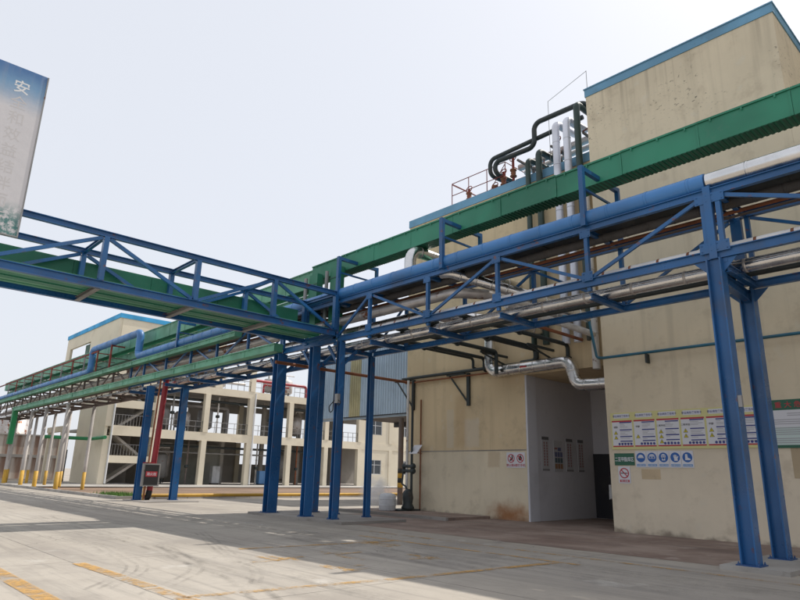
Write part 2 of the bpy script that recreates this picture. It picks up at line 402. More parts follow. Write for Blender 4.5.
# ---------------------------------------------------------------- text + flat print
_TX = {}
def text2d(st, bold=0.012):
    if st not in _TX:
        cu_ = bpy.data.curves.new('lettering', 'FONT'); cu_.body = st; cu_.size = 1.0; cu_.align_x = 'CENTER'; cu_.align_y = 'CENTER'
        cu_.resolution_u = 2; cu_.offset = bold
        ob = bpy.data.objects.new('lettering', cu_); COL.objects.link(ob)
        me = bpy.data.meshes.new_from_object(ob.evaluated_get(bpy.context.evaluated_depsgraph_get()))
        vs = [(v.co.x, v.co.y) for v in me.vertices]; fs = [tuple(p.vertices) for p in me.polygons]
        if vs:
            cx = (min(v[0] for v in vs)+max(v[0] for v in vs))/2; cy = (min(v[1] for v in vs)+max(v[1] for v in vs))/2
            vs = [(a-cx, b-cy) for a, b in vs]
        bpy.data.objects.remove(ob); bpy.data.curves.remove(cu_); bpy.data.meshes.remove(me)
        _TX[st] = (vs, fs)
    return _TX[st]
class Face:
    """a plane to print on: origin, right (U), up (V), outward (N)"""
    def __init__(s, O, U, V, N): s.O, s.U, s.V, s.N = Vector(O), Vector(U), Vector(V), Vector(N)
    def P(s, u, v, n=0): return s.O+s.U*u+s.V*v+s.N*n
    def rect(s, mb, u0, v0, u1, v1, n, mi): mb.quad(s.P(u0,v0,n), s.P(u1,v0,n), s.P(u1,v1,n), s.P(u0,v1,n), mi)
    def slab(s, mb, u0, v0, u1, v1, n0, n1, mi):
        vs = [s.P(u, v, n) for n in (n0, n1) for v in (v0, v1) for u in (u0, u1)]
        mb.add(vs, [(0,2,3,1),(4,5,7,6),(0,1,5,4),(2,6,7,3),(0,4,6,2),(1,3,7,5)], mi)
    def poly(s, mb, pts, n, mi): mb.add([s.P(u, v, n) for u, v in pts], [tuple(range(len(pts)))], mi)
    def disc(s, mb, u, v, r, n, mi, k=24): s.poly(mb, [(u+r*math.cos(2*math.pi*i/k), v+r*math.sin(2*math.pi*i/k)) for i in range(k)], n, mi)
    def ring(s, mb, u, v, r, w, n, mi, k=24):
        for i in range(k):
            a, b = 2*math.pi*i/k, 2*math.pi*(i+1)/k
            s.poly(mb, [(u+q*math.cos(t), v+q*math.sin(t)) for q, t in ((r-w,a),(r,a),(r,b),(r-w,b))], n, mi)
    def text(s, mb, st, u, v, size, n, mi, sx=1.0):
        vs, fs = text2d(st)
        mb.add([s.P(u+a*size*sx, v+b*size, n) for a, b in vs], fs, mi)

# ================================================================ SETTING: ground, apron, markings
def sheet(name, pts, z, mat):
    mb = MB(); mb.add([(x, y, z) for x, y in pts], [tuple(range(len(pts)))])
    return tag(mb.build(name, mat), kind='structure')
sheet('ground', [(-700,-500),(500,-500),(500,700),(-700,700)], 0.0, GROUND)
def jag(x0, x1, y, n, a, sd):
    rr = random.Random(sd); return [(x0+(x1-x0)*i/n, y+rr.uniform(-a, a)) for i in range(n+1)]
sheet('apron_pavement', jag(-21.0, 9, 13.62, 60, 0.05, 3)+[(9, 19.6), (-10.6, 19.6), (-10.6, 25.2), (-14.6, 25.2), (-14.6, 20.4), (-21.0, 20.4)], 0.004, APRON)
mb = MB(); mb.box(-22.6, -16.4, 17.75, 20.25, 0.0, 0.10)
tag(mb.build('raised_pavement', APRON), kind='structure')
mb = MB(); mb.box(-22.7, -16.32, 17.63, 17.747, 0.0, 0.118)
tag(mb.build('pavement_edge', CONC_D), kind='structure')

def road_line(p0, p1, w, mat, z=0.008):
    p0 = Vector((*p0, 0)); p1 = Vector((*p1, 0)); d = (p1-p0).normalized(); s_ = Vector((-d.y, d.x, 0))*w/2
    mb = MB(); zz = Vector((0,0,z))
    mb.quad(p0-s_+zz, p1-s_+zz, p1+s_+zz, p0+s_+zz)
    return tag(mb.build('road_marking', mat), kind='structure')
road_line((-16.5, 2.62), (6, 2.62), 0.26, YLINE)
for x0, x1, m_ in ((-12.2, -10.4, YLINE), (-10.3, -9.3, YLINE_W), (-9.2, -7.9, YLINE), (-6.5, -5, YLINE)): road_line((x0, 3.9+0.02*(x0+12)), (x1, 3.92+0.02*(x1+12)), 0.22, m_)
road_line((-7.85, 7.1), (-7.45, 11.25), 0.17, YLINE)
road_line((-8.35, 3.9), (-7.86, 7.06), 0.17, YLINE_W)
road_line((-12.6, 7.2), (-12.15, 11.2), 0.15, YLINE)
road_line((-13.6, 11.32), (-7.0, 11.32), 0.13, YLINE)
road_line((-14.5, 12.45), (-3.2, 12.3), 0.13, YLINE_W)
road_line((-12.6, 10.35), (-11.2, 10.4), 0.5, YLINE_W, 0.012)
def worn_glyph(cx, cy, sd, mat):
    rr = random.Random(sd); mb = MB()
    for k in range(5):
        a = rr.uniform(-0.5, 0.5); b = rr.uniform(-0.35, 0.35); l = rr.uniform(0.4, 0.85); w = 0.13
        hor = k % 2 == 0
        lx, ly = (l, w) if hor else (w, l*0.8)
        z = 0.008+0.004*(k % 2)
        mb.quad((cx+a-lx/2, cy+b-ly/2, z+0.0007*k), (cx+a+lx/2, cy+b-ly/2, z+0.0007*k), (cx+a+lx/2, cy+b+ly/2, z+0.0007*k), (cx+a-lx/2, cy+b+ly/2, z+0.0007*k))
    tag(mb.build('road_marking', mat), kind='structure')
for i, (x, y) in enumerate([(-10.6, 7.0), (-9.35, 7.35), (-10.5, 8.6), (-9.3, 9.5)]): worn_glyph(x, y, 40+i, YLINE_W)
for i in range(5): road_line((-24+i*2.6, 10.9-0.02*i), (-22.6+i*2.6, 10.9-0.02*i), 0.12, WLINE_W)
def tyre(pts, w):
    pts = fillet([Vector((*p, 0)) for p in pts], 3.0); mb = MB()
    for a, b in zip(pts, pts[1:]):
        pass
    L = []
    for i, p in enumerate(pts):
        d = (pts[min(i+1, len(pts)-1)]-pts[max(i-1, 0)]).normalized(); s_ = Vector((-d.y, d.x, 0))*w/2
        L += [p-s_+Vector((0,0,0.018)), p+s_+Vector((0,0,0.018))]
    mb.add(L, [(2*i, 2*i+2, 2*i+3, 2*i+1) for i in range(len(pts)-1)])
    tag(mb.build('tyre_mark', TYRE), kind='structure')
def tyre_set(pts, n, gap, w=0.05):
    for k in range(n): tyre([(x+0.3*gap*k, y+gap*k) for x, y in pts], w)
tyre_set([(-19, 4.2), (-14.6, 4.9), (-11.0, 4.4), (-9.6, 3.2)], 3, 0.16)
tyre_set([(-18.2, 5.3), (-13.8, 6.0), (-10.4, 5.2), (-8.8, 3.6)], 2, 0.2, 0.07)
tyre_set([(-16.4, 8.0), (-11.5, 6.3), (-7.6, 5.9), (-4, 6.0)], 3, 0.13)
tyre_set([(-24, 6.2), (-14.0, 5.7), (-9.4, 5.2), (-6, 4.1)], 2, 0.3, 0.1)
tyre_set([(-11.6, 6.1), (-9.9, 6.0), (-8.7, 5.2)], 2, 0.14, 0.08)
tyre_set([(-14, 9.2), (-8, 9.9), (-2, 9.6)], 3, 0.22, 0.09)
tyre_set([(-16, 10.2), (-9, 10.7), (-3, 10.9)], 3, 0.25, 0.12)
tyre_set([(-40, 9.2), (-28, 8.8), (-18, 9.6), (-8, 8.9)], 3, 0.4, 0.15)

# planting bed far left, kerbs
sheet('planting_bed', [(-35.7, 12.9), (-35.7, 62), (-54.5, 62), (-54.5, 12.9)], 0.05, SOIL)
sheet('building_walkway', [(-54.5, 12.9), (-54.5, 62), (-64, 62), (-64, 12.9)], 0.12, CONC)
kt = thing('bed_kerb', (-35.5, 12.8, 0), 'low concrete kerb of stones round the planting bed', 'kerb')
k0 = None
for i in range(30):
    x = -36.1-i*1.0
    if k0 is None:
        k0 = MB().box(x-0.485, x+0.485, 12.7, 12.88, 0, 0.16).build('kerb_stone', CONC, kt)
    else: place_copy(k0, 'kerb_stone', (x, 12.79, random.uniform(-0.012, 0.008)), kt)
k1 = None
for i in range(46):
    y = 13.2+i*1.0
    if k1 is None: k1 = MB().box(-35.68, -35.5, y-0.485, y+0.485, 0, 0.15).build('kerb_stone', CONC, kt)
    else: place_copy(k1, 'kerb_stone', (-35.59, y, random.uniform(-0.012, 0.008)), kt)
mb = MB(); rr = random.Random(5)
for i in range(1500):
    x = rr.gauss(-37.3, 1.1); y = 13.0+abs(rr.gauss(0.5, 0.5)); h = rr.uniform(0.12, 0.32); a = rr.uniform(0, 6.28); q = 0.02
    if x > -35.8: continue
    dx, dy = math.cos(a)*q, math.sin(a)*q; lx, ly = rr.uniform(-.1,.1), rr.uniform(-.1,.1)
    mb.add([(x-dx, y-dy, .05), (x+dx, y+dy, .05), (x+lx, y+ly, .05+h)], [(0,1,2)])
tag(mb.build('grass_patch', GRASSM), 'short green grass tuft behind the kerb corner', 'grass', kind='stuff')

# ================================================================ BUILDINGS: tower and lower hall
YW, YL = 19.25, 20.30
tw = thing('factory_tower', (-7.35, 24, 0), 'tall beige windowless factory tower with a blue band along its parapet', 'building')
MB().box(-10.6, -4.15, YW, 32.0, 0.0, 15.62).build('wall', WALL_T, tw)
MB().box(-10.63, -4.12, YW-0.03, 32.03, 15.622, 15.93).build('parapet_band', BAND, tw)
MB().box(-10.66, -4.09, YW-0.06, 32.06, 15.932, 15.975).build('coping', BAND, tw)
# annex continuing east of the tower, lower, unseen; height set to shade the road
ax = thing('factory_annex', (2, 24, 0), 'unseen beige factory annex right of the tower, with a tall block added for shade', 'building')
MB().box(-4.147, 16, YW+0.002, 31, 0.0, 11.597).build('wall', WALL_T, ax)
MB().box(-4.1, 16, 23.5, 36, 11.6, 21.5).build('unseen_shade_block', WALL_T, ax)  # tall block out of view, added to cast shade on the lower right road
hl = thing('factory_hall', (-16, 24, 0), 'lower beige factory hall with a tall open bay and blue roof edge', 'building')
mb = MB(); mb.box(-21.3, -14.6, YL, 44, 0, 5.48); mb.build('wall', WALL_L, hl)
MB().box(-21.3, -10.6, YL, 44, 5.482, 13.58).build('wall', WALL_L, hl)
MB().box(-21.33, -10.602, YL-0.03, 44.03, 13.582, 13.96).build('parapet_band', BAND, hl)
MB().box(-21.305, -14.62, YL-0.012, YL-0.002, 2.585, 2.625).build('render_joint', CONC_D, hl)
MB().box(-14.598, -14.52, YL+0.003, YL+0.62, 0, 5.478).build('reveal', RECESSL, hl)
MB().box(-14.596, -14.56, YL+0.622, 25.3, 0, 5.476).build('recess_wall', RECESSW, hl)
MB().box(-14.558, -10.604, 25.1, 25.4, 0, 5.474).build('recess_back_wall', RECESSW, hl)
dd = MB().box(-14.555, -11.3, 25.04, 25.095, 0.02, 2.62).build('bay_door', DARKDOOR, hl)
MB().box(-11.6, -11.52, 24.99, 25.038, 1.0, 1.2).build('handle', GREYST, dd)
# a dark inner partition beside the tower's corner
MB().box(-11.35, -10.63, 21.9, 22.0, 0.02, 2.55).build('partition_panel', DARKDOOR, hl)
# patches of plaster on the tower wall
for i, (x0, x1, z0, z1) in enumerate([(-9.55, -8.95, 1.62, 1.92), (-5.35, -4.75, 1.72, 2.55)]):
    MB().box(x0, x1, YW-0.006, YW-0.001, z0, z1).build('plaster_patch', paint('ochre_patch%d' % i, (0.52, 0.41, 0.27), 0.9), tw)

# safety railing and gear on the hall roof
rl = thing('roof_railing', (-17.2, 20.7, 13.96), 'thin rusty railing on the edge of the hall roof', 'railing')
for x in (-18.7, -17.65, -16.55, -15.5):
    MB().tube([(x, 20.6, 13.96), (x, 20.6, 15.25)], 0.022, 6).build('post', RUSTRED, rl)
for z in (15.25, 14.62): MB().tube([(-18.7, 20.6, z), (-15.5, 20.6, z)], 0.02, 6).build('rail', RUSTRED, rl)
for y in (22.4,):
    for x in (-18.7, -15.5):
        MB().tube([(x, y, 13.96), (x, y, 15.25)], 0.02, 6).build('post', RUSTRED, rl)
        MB().tube([(x, 20.6, 15.25), (x, y, 15.25)], 0.02, 6).build('rail', RUSTRED, rl)
    MB().tube([(-18.7, y, 15.25), (-15.5, y, 15.25)], 0.02, 6).build('rail', RUSTRED, rl)
for a, b in (((-18.7, 20.6, 15.2), (-17.0, 22.0, 14.0)), ((-16.6, 20.7, 14.0), (-15.6, 20.7, 15.2))):
    MB().tube([a, b], 0.018, 6).build('brace', RUSTRED, rl)
def roof_valve(x, y, h, lab):
    v = thing('roof_valve', (x, y, 13.9), lab, 'valve', 'rusty valves along the hall roof')
    MB().tube([(x, y, 13.9), (x, y, 13.96+h)], 0.06, 8).build('stem', RUSTRED, v)
    MB().lathe((x, y, 13.96+h*0.45), (0,0,1), [(0.0,-.14),(.15,-.14),(.15,-.08),(.09,-.04),(.12,.05),(.09,.14),(.15,.16),(.15,.22),(0,.22)], 10).build('body', RUST, v)
    w = MB(); pts = [(x+0.17*math.cos(t), y+0.05*math.sin(t), 13.96+h+0.17*math.sin(t)) for t in [k*math.pi/6 for k in range(13)]]
    w.tube(pts, 0.022, 6, cap=False); w.beam((x-.16, y, 13.96+h), (x+.16, y, 13.96+h), .025); w.build('handwheel', RUSTRED, v)
for i, (x, y, h, lab) in enumerate([(-17.75, 20.75, 0.75, 'small rusty roof valve inside the railing, leftmost on the hall roof'), (-16.25, 20.8, 0.45, 'low rusty roof valve below the slanted rail'),
        (-15.75, 20.8, 0.95, 'rusty roof valve at the right end of the railing'), (-15.2, 20.8, 1.45, 'tall dark roof valve left of the looped black pipes'),
        (-14.0, 21.2, 0.9, 'roof valve behind the looped black pipes'), (-12.95, 20.9, 1.5, 'roof valve handwheel just left of the two silver stacks')]): roof_valve(x, y, h, lab)

# ================================================================ PIPES: generic builder
def pipe(name, pts, r, mat, label, cat='pipe', group=None, bend=0.0, seg=14, bands=0.0, bandmat=None, flanges=()):
    mb = MB(); mb.tube(pts, r, seg, bend)
    o = tag(mb.build(name, mat), label, cat, group)
    bm_ = bandmat or mat
    protos = {}
    if bands:
        n = 0
        for i, (a, b) in enumerate(zip(pts, pts[1:])):
            a = Vector(a); b = Vector(b); L = (b-a).length; d = (b-a).normalized()
            s_ = max(bend*1.05, 0.2) if i else 0.35
            key = tuple(round(c, 3) for c in d)
            while s_ < L-max(bend*1.05, 0.15):
                p = a+d*s_
                if key not in protos:
                    q = MB(); q.lathe(p-d*0.03, d, [(r*0.98, 0), (r*1.035, 0), (r*1.035, 0.06), (r*0.98, 0.06)], seg)
                    protos[key] = q.build('band', bm_, o); protos[key]['_off'] = 0
                    off = WLOC[protos[key].name]-p; protos[key+('o',)] = off
                else: place_copy(protos[key], 'band', p+protos[key+('o',)], o)
                s_ += bands; n += 1
                if n > 90: break
    for p, d in flanges:
        p = Vector(p); d = Vector(d).normalized()
        MB().lathe(p-d*0.04, d, [(r*0.5, 0), (r*1.6, 0), (r*1.6, 0.03), (r*1.1, 0.031), (r*1.1, 0.049), (r*1.6, 0.05), (r*1.6, 0.08), (r*0.5, 0.08)], seg).build('flange', bm_, o)
    return o

# ================================================================ PIPE RACK (blue steel)
YF, YR = 13.58, 15.35
ZB, ZT, ZBR = 6.31, 7.76, 6.0
def column(root, x, y, ztop, w=0.28, d=0.32, mat=None, zbase=0.08, name='column'):
    mb = MB(); mb.ibeam((x, y, zbase), (x, y, ztop), d, w, 0.03, upv=(1, 0, 0))
    c = mb.build(name, mat or B_BLUE, root)
    g = MB(); g.box(x-w*0.72, x+w*0.72, y-d*0.72, y+d*0.72, zbase, zbase+0.022)
    for bx in (-0.58, 0.58):
        for by in (-0.58, 0.58): g.lathe((x+w*bx, y+d*by, zbase+0.022), (0,0,1), [(0.02,0),(0.02,0.025),(0.011,0.025),(0.011,0.05),(0,0.05)], 6)
    g.build('base_plate', B_DKBLUE, c)
    return c
def gusset(root, x, y, z, s_=0.35, sx=1):
    mb = MB(); t = 0.012
    mb.add([(x, y-t, z), (x+sx*s_, y-t, z), (x, y-t, z-s_), (x, y+t, z), (x+sx*s_, y+t, z), (x, y+t, z-s_)], [(0,1,2), (3,5,4), (0,3,4,1), (1,4,5,2), (2,5,3,0)])
    mb.build('gusset', B_BLUE, root)
def span(root, xs, tops, x0, x1, zb=ZB, rear=True, mat=None, diags=True):
    mat = mat or B_BLUE
    MB().ibeam((x0, YF, zb), (x1, YF, zb), 0.12, 0.21, 0.02).build('bottom_chord', mat, root)
    MB().ibeam((x0, YF, ZT), (x1, YF, ZT), 0.12, 0.18, 0.02).build('top_chord', mat, root)
    MB().ibeam((x0, YR, ZBR), (x1, YR, ZBR), 0.12, 0.18, 0.02).build('bottom_chord', mat, root)
    MB().ibeam((x0, YR, ZT), (x1, YR, ZT), 0.12, 0.18, 0.02).build('top_chord', mat, root)
    for x in xs:
        MB().beam((x, YF, zb+0.107), (x, YF, ZT-0.092), 0.10, 0.11, (0,1,0)).build('upright', mat, root)
        MB().beam((x, YR, ZBR+0.092), (x, YR, ZT-0.092), 0.10, 0.11, (0,1,0)).build('upright', mat, root)
        MB().ibeam((x, YF+0.07, ZBR-0.02), (x, YR-0.07, ZBR-0.02), 0.12, 0.16, 0.02).build('cross_beam', mat, root)
        MB().beam((x, YF-0.02, zb-0.16), (x, YF+0.072, zb-0.16), 0.10, 0.10).build('hanger', mat, root)
        MB().ibeam((x, YF+0.07, ZT-0.05), (x, YR-0.07, ZT-0.05), 0.10, 0.12, 0.02).build('cross_beam', mat, root)
        for zz, hh in ((zb+0.16, 0.24), (ZT-0.15, 0.22)):
            g = MB(); g.box(x-0.15, x+0.15, YF-0.070, YF-0.0605, zz-hh/2, zz+hh/2)
            for bx in (-0.1, 0.1):
                for bz in (-0.07, 0.07): g.lathe((x+bx, YF-0.070, zz+bz), (0,-1,0), [(0.016,0),(0.016,0.012),(0,0.012)], 6)
            g.build('gusset_plate', mat, root)
    if diags:
        for a, b in zip(xs, xs[1:]):
            up_a = a in tops
            za, zb_ = (ZT-0.12, zb+0.12) if up_a else (zb+0.12, ZT-0.12)
            s_ = 0.08 if b > a else -0.08
            MB().beam((a+s_, YF+0.002, za), (b-s_, YF+0.002, zb_), 0.06, 0.085).build('diagonal', mat, root)
            MB().beam((a+s_, YR+0.002, za-(0 if up_a else 0.3)), (b-s_, YR+0.002, zb_-(0.3 if up_a else 0)), 0.06, 0.075).build('diagonal', mat, root)
def portal(root, x, ztop=9.5, mat=None):
    mat = mat or B_BLUE
    MB().beam((x, YF-0.09, ZT+0.05), (x, YF-0.09, ztop), 0.13, 0.13, (0,1,0)).build('portal_post', mat, root)
    MB().beam((x, YR+0.02, ZT+0.092), (x, YR+0.02, ztop), 0.11, 0.11, (0,1,0)).build('portal_post', mat, root)
    MB().beam((x, YF-0.02, ztop-0.07), (x, YR-0.04, ztop-0.07), 0.11, 0.12).build('portal_arm', mat, root)
    MB().beam((x, YF-0.02, ztop-0.62), (x, YR-0.04, ztop-0.62), 0.05, 0.06).build('portal_tie', mat, root)

main = thing('pipe_rack', (-11, 14.4, 0), 'blue steel truss pipe rack along the factory front, middle span', 'pipe rack')
XN = [-4.82, -7.72, -10.58, -13.36, -16.2, -18.05]
span(main, XN, (-4.82, -10.58, -16.2), -4.76, -18.0)
for x in (-7.7, -12.68): portal(main, x)
for y in (YF, YR):
    c = column(main, -4.70, y, ZB-0.11 if y == YF else ZBR-0.095, 0.30, 0.30)
    for sx in (-1, 1): gusset(main, -4.70+sx*0.15, y, (ZB if y == YF else ZBR)-0.115, 0.30, sx)
MB().ibeam((-4.70, YF+0.06, 5.86), (-4.70, YR-0.06, 5.72), 0.16, 0.24, 0.02).build('head_beam', B_BLUE, main)
MB().beam((-4.70, YF, ZB-0.1), (-4.70, YF, 7.9), 0.16, 0.16, (0,1,0)).build('upright', B_BLUE, main)
MB().beam((-4.70, YR, ZBR), (-4.70, YR, 7.7), 0.14, 0.14, (0,1,0)).build('upright', B_BLUE, main)
MB().box(-4.53, -4.46, 13.40, 13.48, 3.03, 3.26).build('switch_box', GREYST, main)
east = thing('pipe_rack', (0, 14.4, 0), 'blue steel pipe rack span right of the two big columns', 'pipe rack')
XE = [-4.5, -0.9, 2.7, 6.3]
span(east, XE, (-4.5, 2.7), -4.64, 9.0)
ft = thing('column_footing', (-4.55, 14.5, 0), 'flat pale concrete footing under the two blue columns on the right', 'footing')
MB().add([(-5.15, 13.2, 0), (-3.95, 13.2, 0), (-3.95, 15.9, 0), (-5.15, 15.9, 0), (-5.15, 13.2, .08), (-3.95, 13.2, .08), (-3.95, 15.9, .08), (-5.15, 15.9, .08)], [(0,1,5,4), (1,2,6,5), (2,3,7,6), (3,0,4,7), (4,5,6,7)]).build('slab', CONC, ft)

# junction columns and the left blue span
junc = thing('pipe_rack', (-20, 14.4, 0), 'blue steel pipe rack where the cross bridge joins, on many columns', 'pipe rack')
XJ = [-18.15, -20.0, -21.6]
span(junc, XJ, (-20.0,), -18.08, -21.6, diags=False)
for (x, y, w, d, zt) in ((-17.75, YF, 0.20, 0.24, ZB-0.11), (-18.1, YR, 0.18, 0.20, ZBR-0.095), (-19.35, YF, 0.26, 0.34, ZB-0.11), (-19.95, YR, 0.18, 0.22, ZBR-0.095), (-21.75, YF, 0.36, 0.42, ZB-0.11), (-21.35, YR, 0.24, 0.28, ZBR-0.095)):
    column(junc, x, y, zt, w, d)
for x, y in ((-17.75, YF), (-19.35, YF), (-21.75, YF)):
    MB().beam((x-0.1, y, 5.35), (x-0.75, y, 6.12), 0.08, 0.1).build('knee_brace', B_BLUE, junc)
    MB().beam((x, y+0.1, 5.35), (x, y+0.75, 5.95), 0.08, 0.1).build('knee_brace', B_BLUE, junc)
portal(junc, -18.0)
MB().box(-17.66, -17.50, 13.34, 13.45, 3.95, 4.27).build('switch_box', GREYST, junc)
mb = MB(); mb.tube([(-17.72, 13.40, 6.2), (-17.74, 13.38, 4.6), (-17.78, 13.37, 3.7), (-17.95, 13.36, 3.62), (-18.0, 13.36, 3.85), (-17.7, 13.36, 4.05)], 0.018, 6, 0.08)
mb.tube([(-17.6, 13.36, 3.96), (-17.45, 13.35, 3.85), (-17.3, 13.36, 3.95), (-17.6, 13.38, 4.1)], 0.014, 6, 0.06); mb.build('cable', BLACK, junc)
f2 = thing('column_footing', (-17.9, 14.5, 0), 'low concrete plinth under the slim blue columns by the road', 'footing')
MB().box(-19.0, -16.6, 13.05, 15.9, 0, 0.09).build('slab', CONC_D, f2)
f3 = thing('column_footing', (-20.9, 14.5, 0), 'low concrete plinth under the thick blue columns by the road', 'footing')
MB().box(-22.6, -19.06, 13.15, 15.9, 0, 0.085).build('slab', CONC_D, f3)

left = thing('pipe_rack', (-30, 14.4, 0), 'blue steel pipe rack span with green trays left of the junction', 'pipe rack')
XL = [-24.5, -27.4, -30.2, -33.2, -36.2, -38.2]
span(left, [-21.75]+XL, (-24.5, -30.2, -36.2), -21.68, -38.2)
portal(left, -31.9, 9.25)
for x, y in ((-33.9, 13.2), (-33.3, 14.85)): column(left, x, y, 5.9, 0.30, 0.34, zbase=0.02)
f4 = thing('column_footing', (-33.2, 14.1, 0), 'flat footing under the blue columns beside the red riser', 'footing')
MB().box(-34.6, -31.6, 12.75, 15.5, 0, 0.035).build('slab', CONC_D, f4)

far = thing('pipe_rack', (-55, 14.4, 0), 'weathered brown pipe rack on concrete posts at far left', 'pipe rack')
XFAR = [-38.4, -41.2, -44.0, -46.8, -49.6, -52.4, -55.2, -58.0, -60.8, -63.6, -66.4, -69.2, -72.0]
span(far, XFAR, tuple(XFAR[1::2]), -38.25, -76.0, mat=BROWNST)
for x in (-49.2, -54.7, -58.8, -64.5, -72):
    for y in (13.45, 15.2):
        r_ = 0.15 if y < 14 else 0.12
        p = MB().lathe((x, y, 1.25), (0,0,1), [(r_, 0), (r_*0.9, 4.65), (0, 4.65)], 12).build('concrete_post', POSTC, far)
        MB().lathe((x, y, 0), (0,0,1), [(r_*1.03, 0), (r_*1.03, 1.25), (0, 1.25)], 12).build('painted_base', YELLOW, p)
rr_ = thing('walkway_railing', (-58, 13.5, 7.85), 'rust red walkway railing along the far left pipe rack', 'railing')
for i, x in enumerate([-44.9, -47.6, -50.3, -53, -55.8, -58.6, -61.4, -64.2, -67, -70]):
    MB().beam((x, YF, 7.86), (x, YF, 9.2), 0.08, 0.08, (0,1,0)).build('post', RUSTRED if i % 2 == 0 else GREYST, rr_)
    MB().beam((x, YF+0.05, 9.12), (x, YR, 9.12), 0.06, 0.06).build('arm', RUSTRED, rr_)
    MB().beam((x, YF+0.05, 8.6), (x, YR, 8.6), 0.04, 0.05).build('arm', BROWNST, rr_)
MB().beam((-44.8, YF, 9.25), (-75, YF, 9.25), 0.09, 0.09).build('rail', RUSTRED, rr_)
for x in (-41.6, -37.9):
    pass
pf = thing('pipe_support', (-42, 14.4, 7.85), 'rust red portal frame holding up the looped blue pipe', 'pipe support')
for y in (YF, YR): MB().beam((-42.3, y, 7.86), (-42.3, y, 9.35), 0.10, 0.10, (0,1,0)).build('post', RUSTRED, pf)
MB().beam((-42.3, YF+0.05, 9.3), (-42.3, YR-0.05, 9.3), 0.09, 0.09).build('arm', RUSTRED, pf)
MB().beam((-42.3, YF+0.05, 8.5), (-42.3, YR-0.05, 8.5), 0.06, 0.06).build('arm', BROWNST, pf)

# ---- green cable trays
def tray(x0, x1, yf, yb, z0, z1, label, mat, under, step=2.0, ribs=0.12, name='cable_tray', lip=True):
    t = thing(name, ((x0+x1)/2, yf, z0), label, 'cable tray')
    n = max(1, round(abs(x1-x0)/step)); dx = (x1-x0)/n; protos = []
    for i in range(n):
        a, b = x0+dx*i, x0+dx*(i+1)
        a, b = min(a, b)+0.004, max(a, b)-0.004
        if len(protos) < 5:
            rv = random.Random(len(protos)*7+int(yf*10)); mb = MB()
            mb.box(a, b, yf+0.012, yb-0.002, z0+0.02, z1-0.05)
            nu, nv = 9, 4; zt = z1-0.052; g = []
            for q in range(nv):
                for p in range(nu):
                    edge = q in (0, nv-1)
                    g.append((a+(b-a)*p/(nu-1), yf+(0 if edge else rv.uniform(-0.004, 0.011)), z0+0.02+(zt-z0-0.02)*q/(nv-1)))
            mb.add(g, [(q*nu+p, q*nu+p+1, (q+1)*nu+p+1, (q+1)*nu+p) for q in range(nv-1) for p in range(nu-1)], 0, True)
            if lip:
                mb.box(a, b, yf-0.035, yb+0.035, z1-0.05, z1)
                for p in (0.15, 0.5, 0.85): mb.box(a+(b-a)*p-0.02, a+(b-a)*p+0.02, yf-0.042, yf-0.0355, z1-0.11, z1-0.01)
            mb.box(b-0.05, b+0.003, yf-0.010, yf-0.0045, z0+0.015, z1-0.053)
            pr_ = mb.build('cover_panel', mat, t); protos.append((pr_, WLOC[pr_.name]-Vector((a, 0, 0))))
        else:
            pr_, off = protos[random.randrange(5)]
            place_copy(pr_, 'cover_panel', Vector((a, random.uniform(-0.006, 0.006), random.uniform(-0.014, 0.014)))+off, t)
    if ribs:
        mb = MB(); x = min(x0, x1)
        while x < max(x0, x1)-ribs*0.5:
            mb.box(x, x+ribs*0.5, yf+0.004, yb-0.004, z0+0.004, z0+0.018); x += ribs
        tag(mb.build('underside_ribs', under, t), kind='stuff')
    return t
tray(9.0, -21.0, 14.35, 14.90, 9.31, 10.0, 'dark green covered cable tray carried above the pipe rack past the tower', G_TRAY, G_DARK)
tray(-21.02, -76.0, 14.4, 14.95, 9.08, 9.86, 'green upper cable tray continuing left past the cross bridge', G_PALE, G_TRAY)
tray(9.0, -20.9, 15.05, 15.45, 8.40, 8.66, 'low green cable tray behind the blue and white pipe', G_TRAY, G_DARK)
tray(-20.95, -76.0, 14.75, 15.6, 8.5, 8.96, 'second green cable tray behind the blue pipe on the left', G_PALE, G_TRAY)
tray(-25.0, -76.0, 13.16, 13.5, 7.36, 7.62, 'faded green cable channel along the top of the left rack', G_PALE, G_PALE, 2.4, 0)
tray(-21.5, -64.0, 13.10, 13.5, 6.24, 6.58, 'faded green cable channel along the bottom of the left rack', G_PALE, G_PALE, 2.4, 0)
mb = MB(); mb.box(-64.45, -64.02, 13.1, 13.5, 3.4, 6.56)
tag(mb.build('cable_riser', G_BRIGHT), 'bright green cable duct dropping at the far left end', 'cable duct')
pipe('ground_level_pipe', [(-64.4, 15.7, 4.2), (-64.3, 20.0, 4.2), (-60.5, 20.0, 4.25)], 0.16, G_BRIGHT, 'bright green pipe running into the frame building corner', bend=0.3)
tray(9.0, -37, 13.93, 14.66, 7.86, 7.97, 'flat dark cable tray on the upper deck behind the blue pipe', DARKP, DARKP, 3.0, 0, lip=False)
# vertical green ducts at the junction with their grey conduits
for i, (x, lab) in enumerate([(-20.45, 'green vertical cable duct at the bridge junction, left of two'), (-19.0, 'green vertical cable duct at the bridge junction, right of two')]):
    d = thing('cable_riser', (x, 14.3, 6.5), lab, 'cable duct', 'green risers at the junction')
    MB().box(x-0.28, x+0.28, 14.05, 14.32, 6.55, 9.46).build('duct', G_TRAY, d)
    for z in (7.2, 8.1, 9.0): MB().box(x-0.3, x+0.3, 14.03, 14.045, z, z+0.05).build('strap', G_DARK, d)
    MB().tube([(x-0.42, 13.98, 6.5), (x-0.42, 13.98, 9.35)], 0.075, 10).build('conduit', GREYST, d)

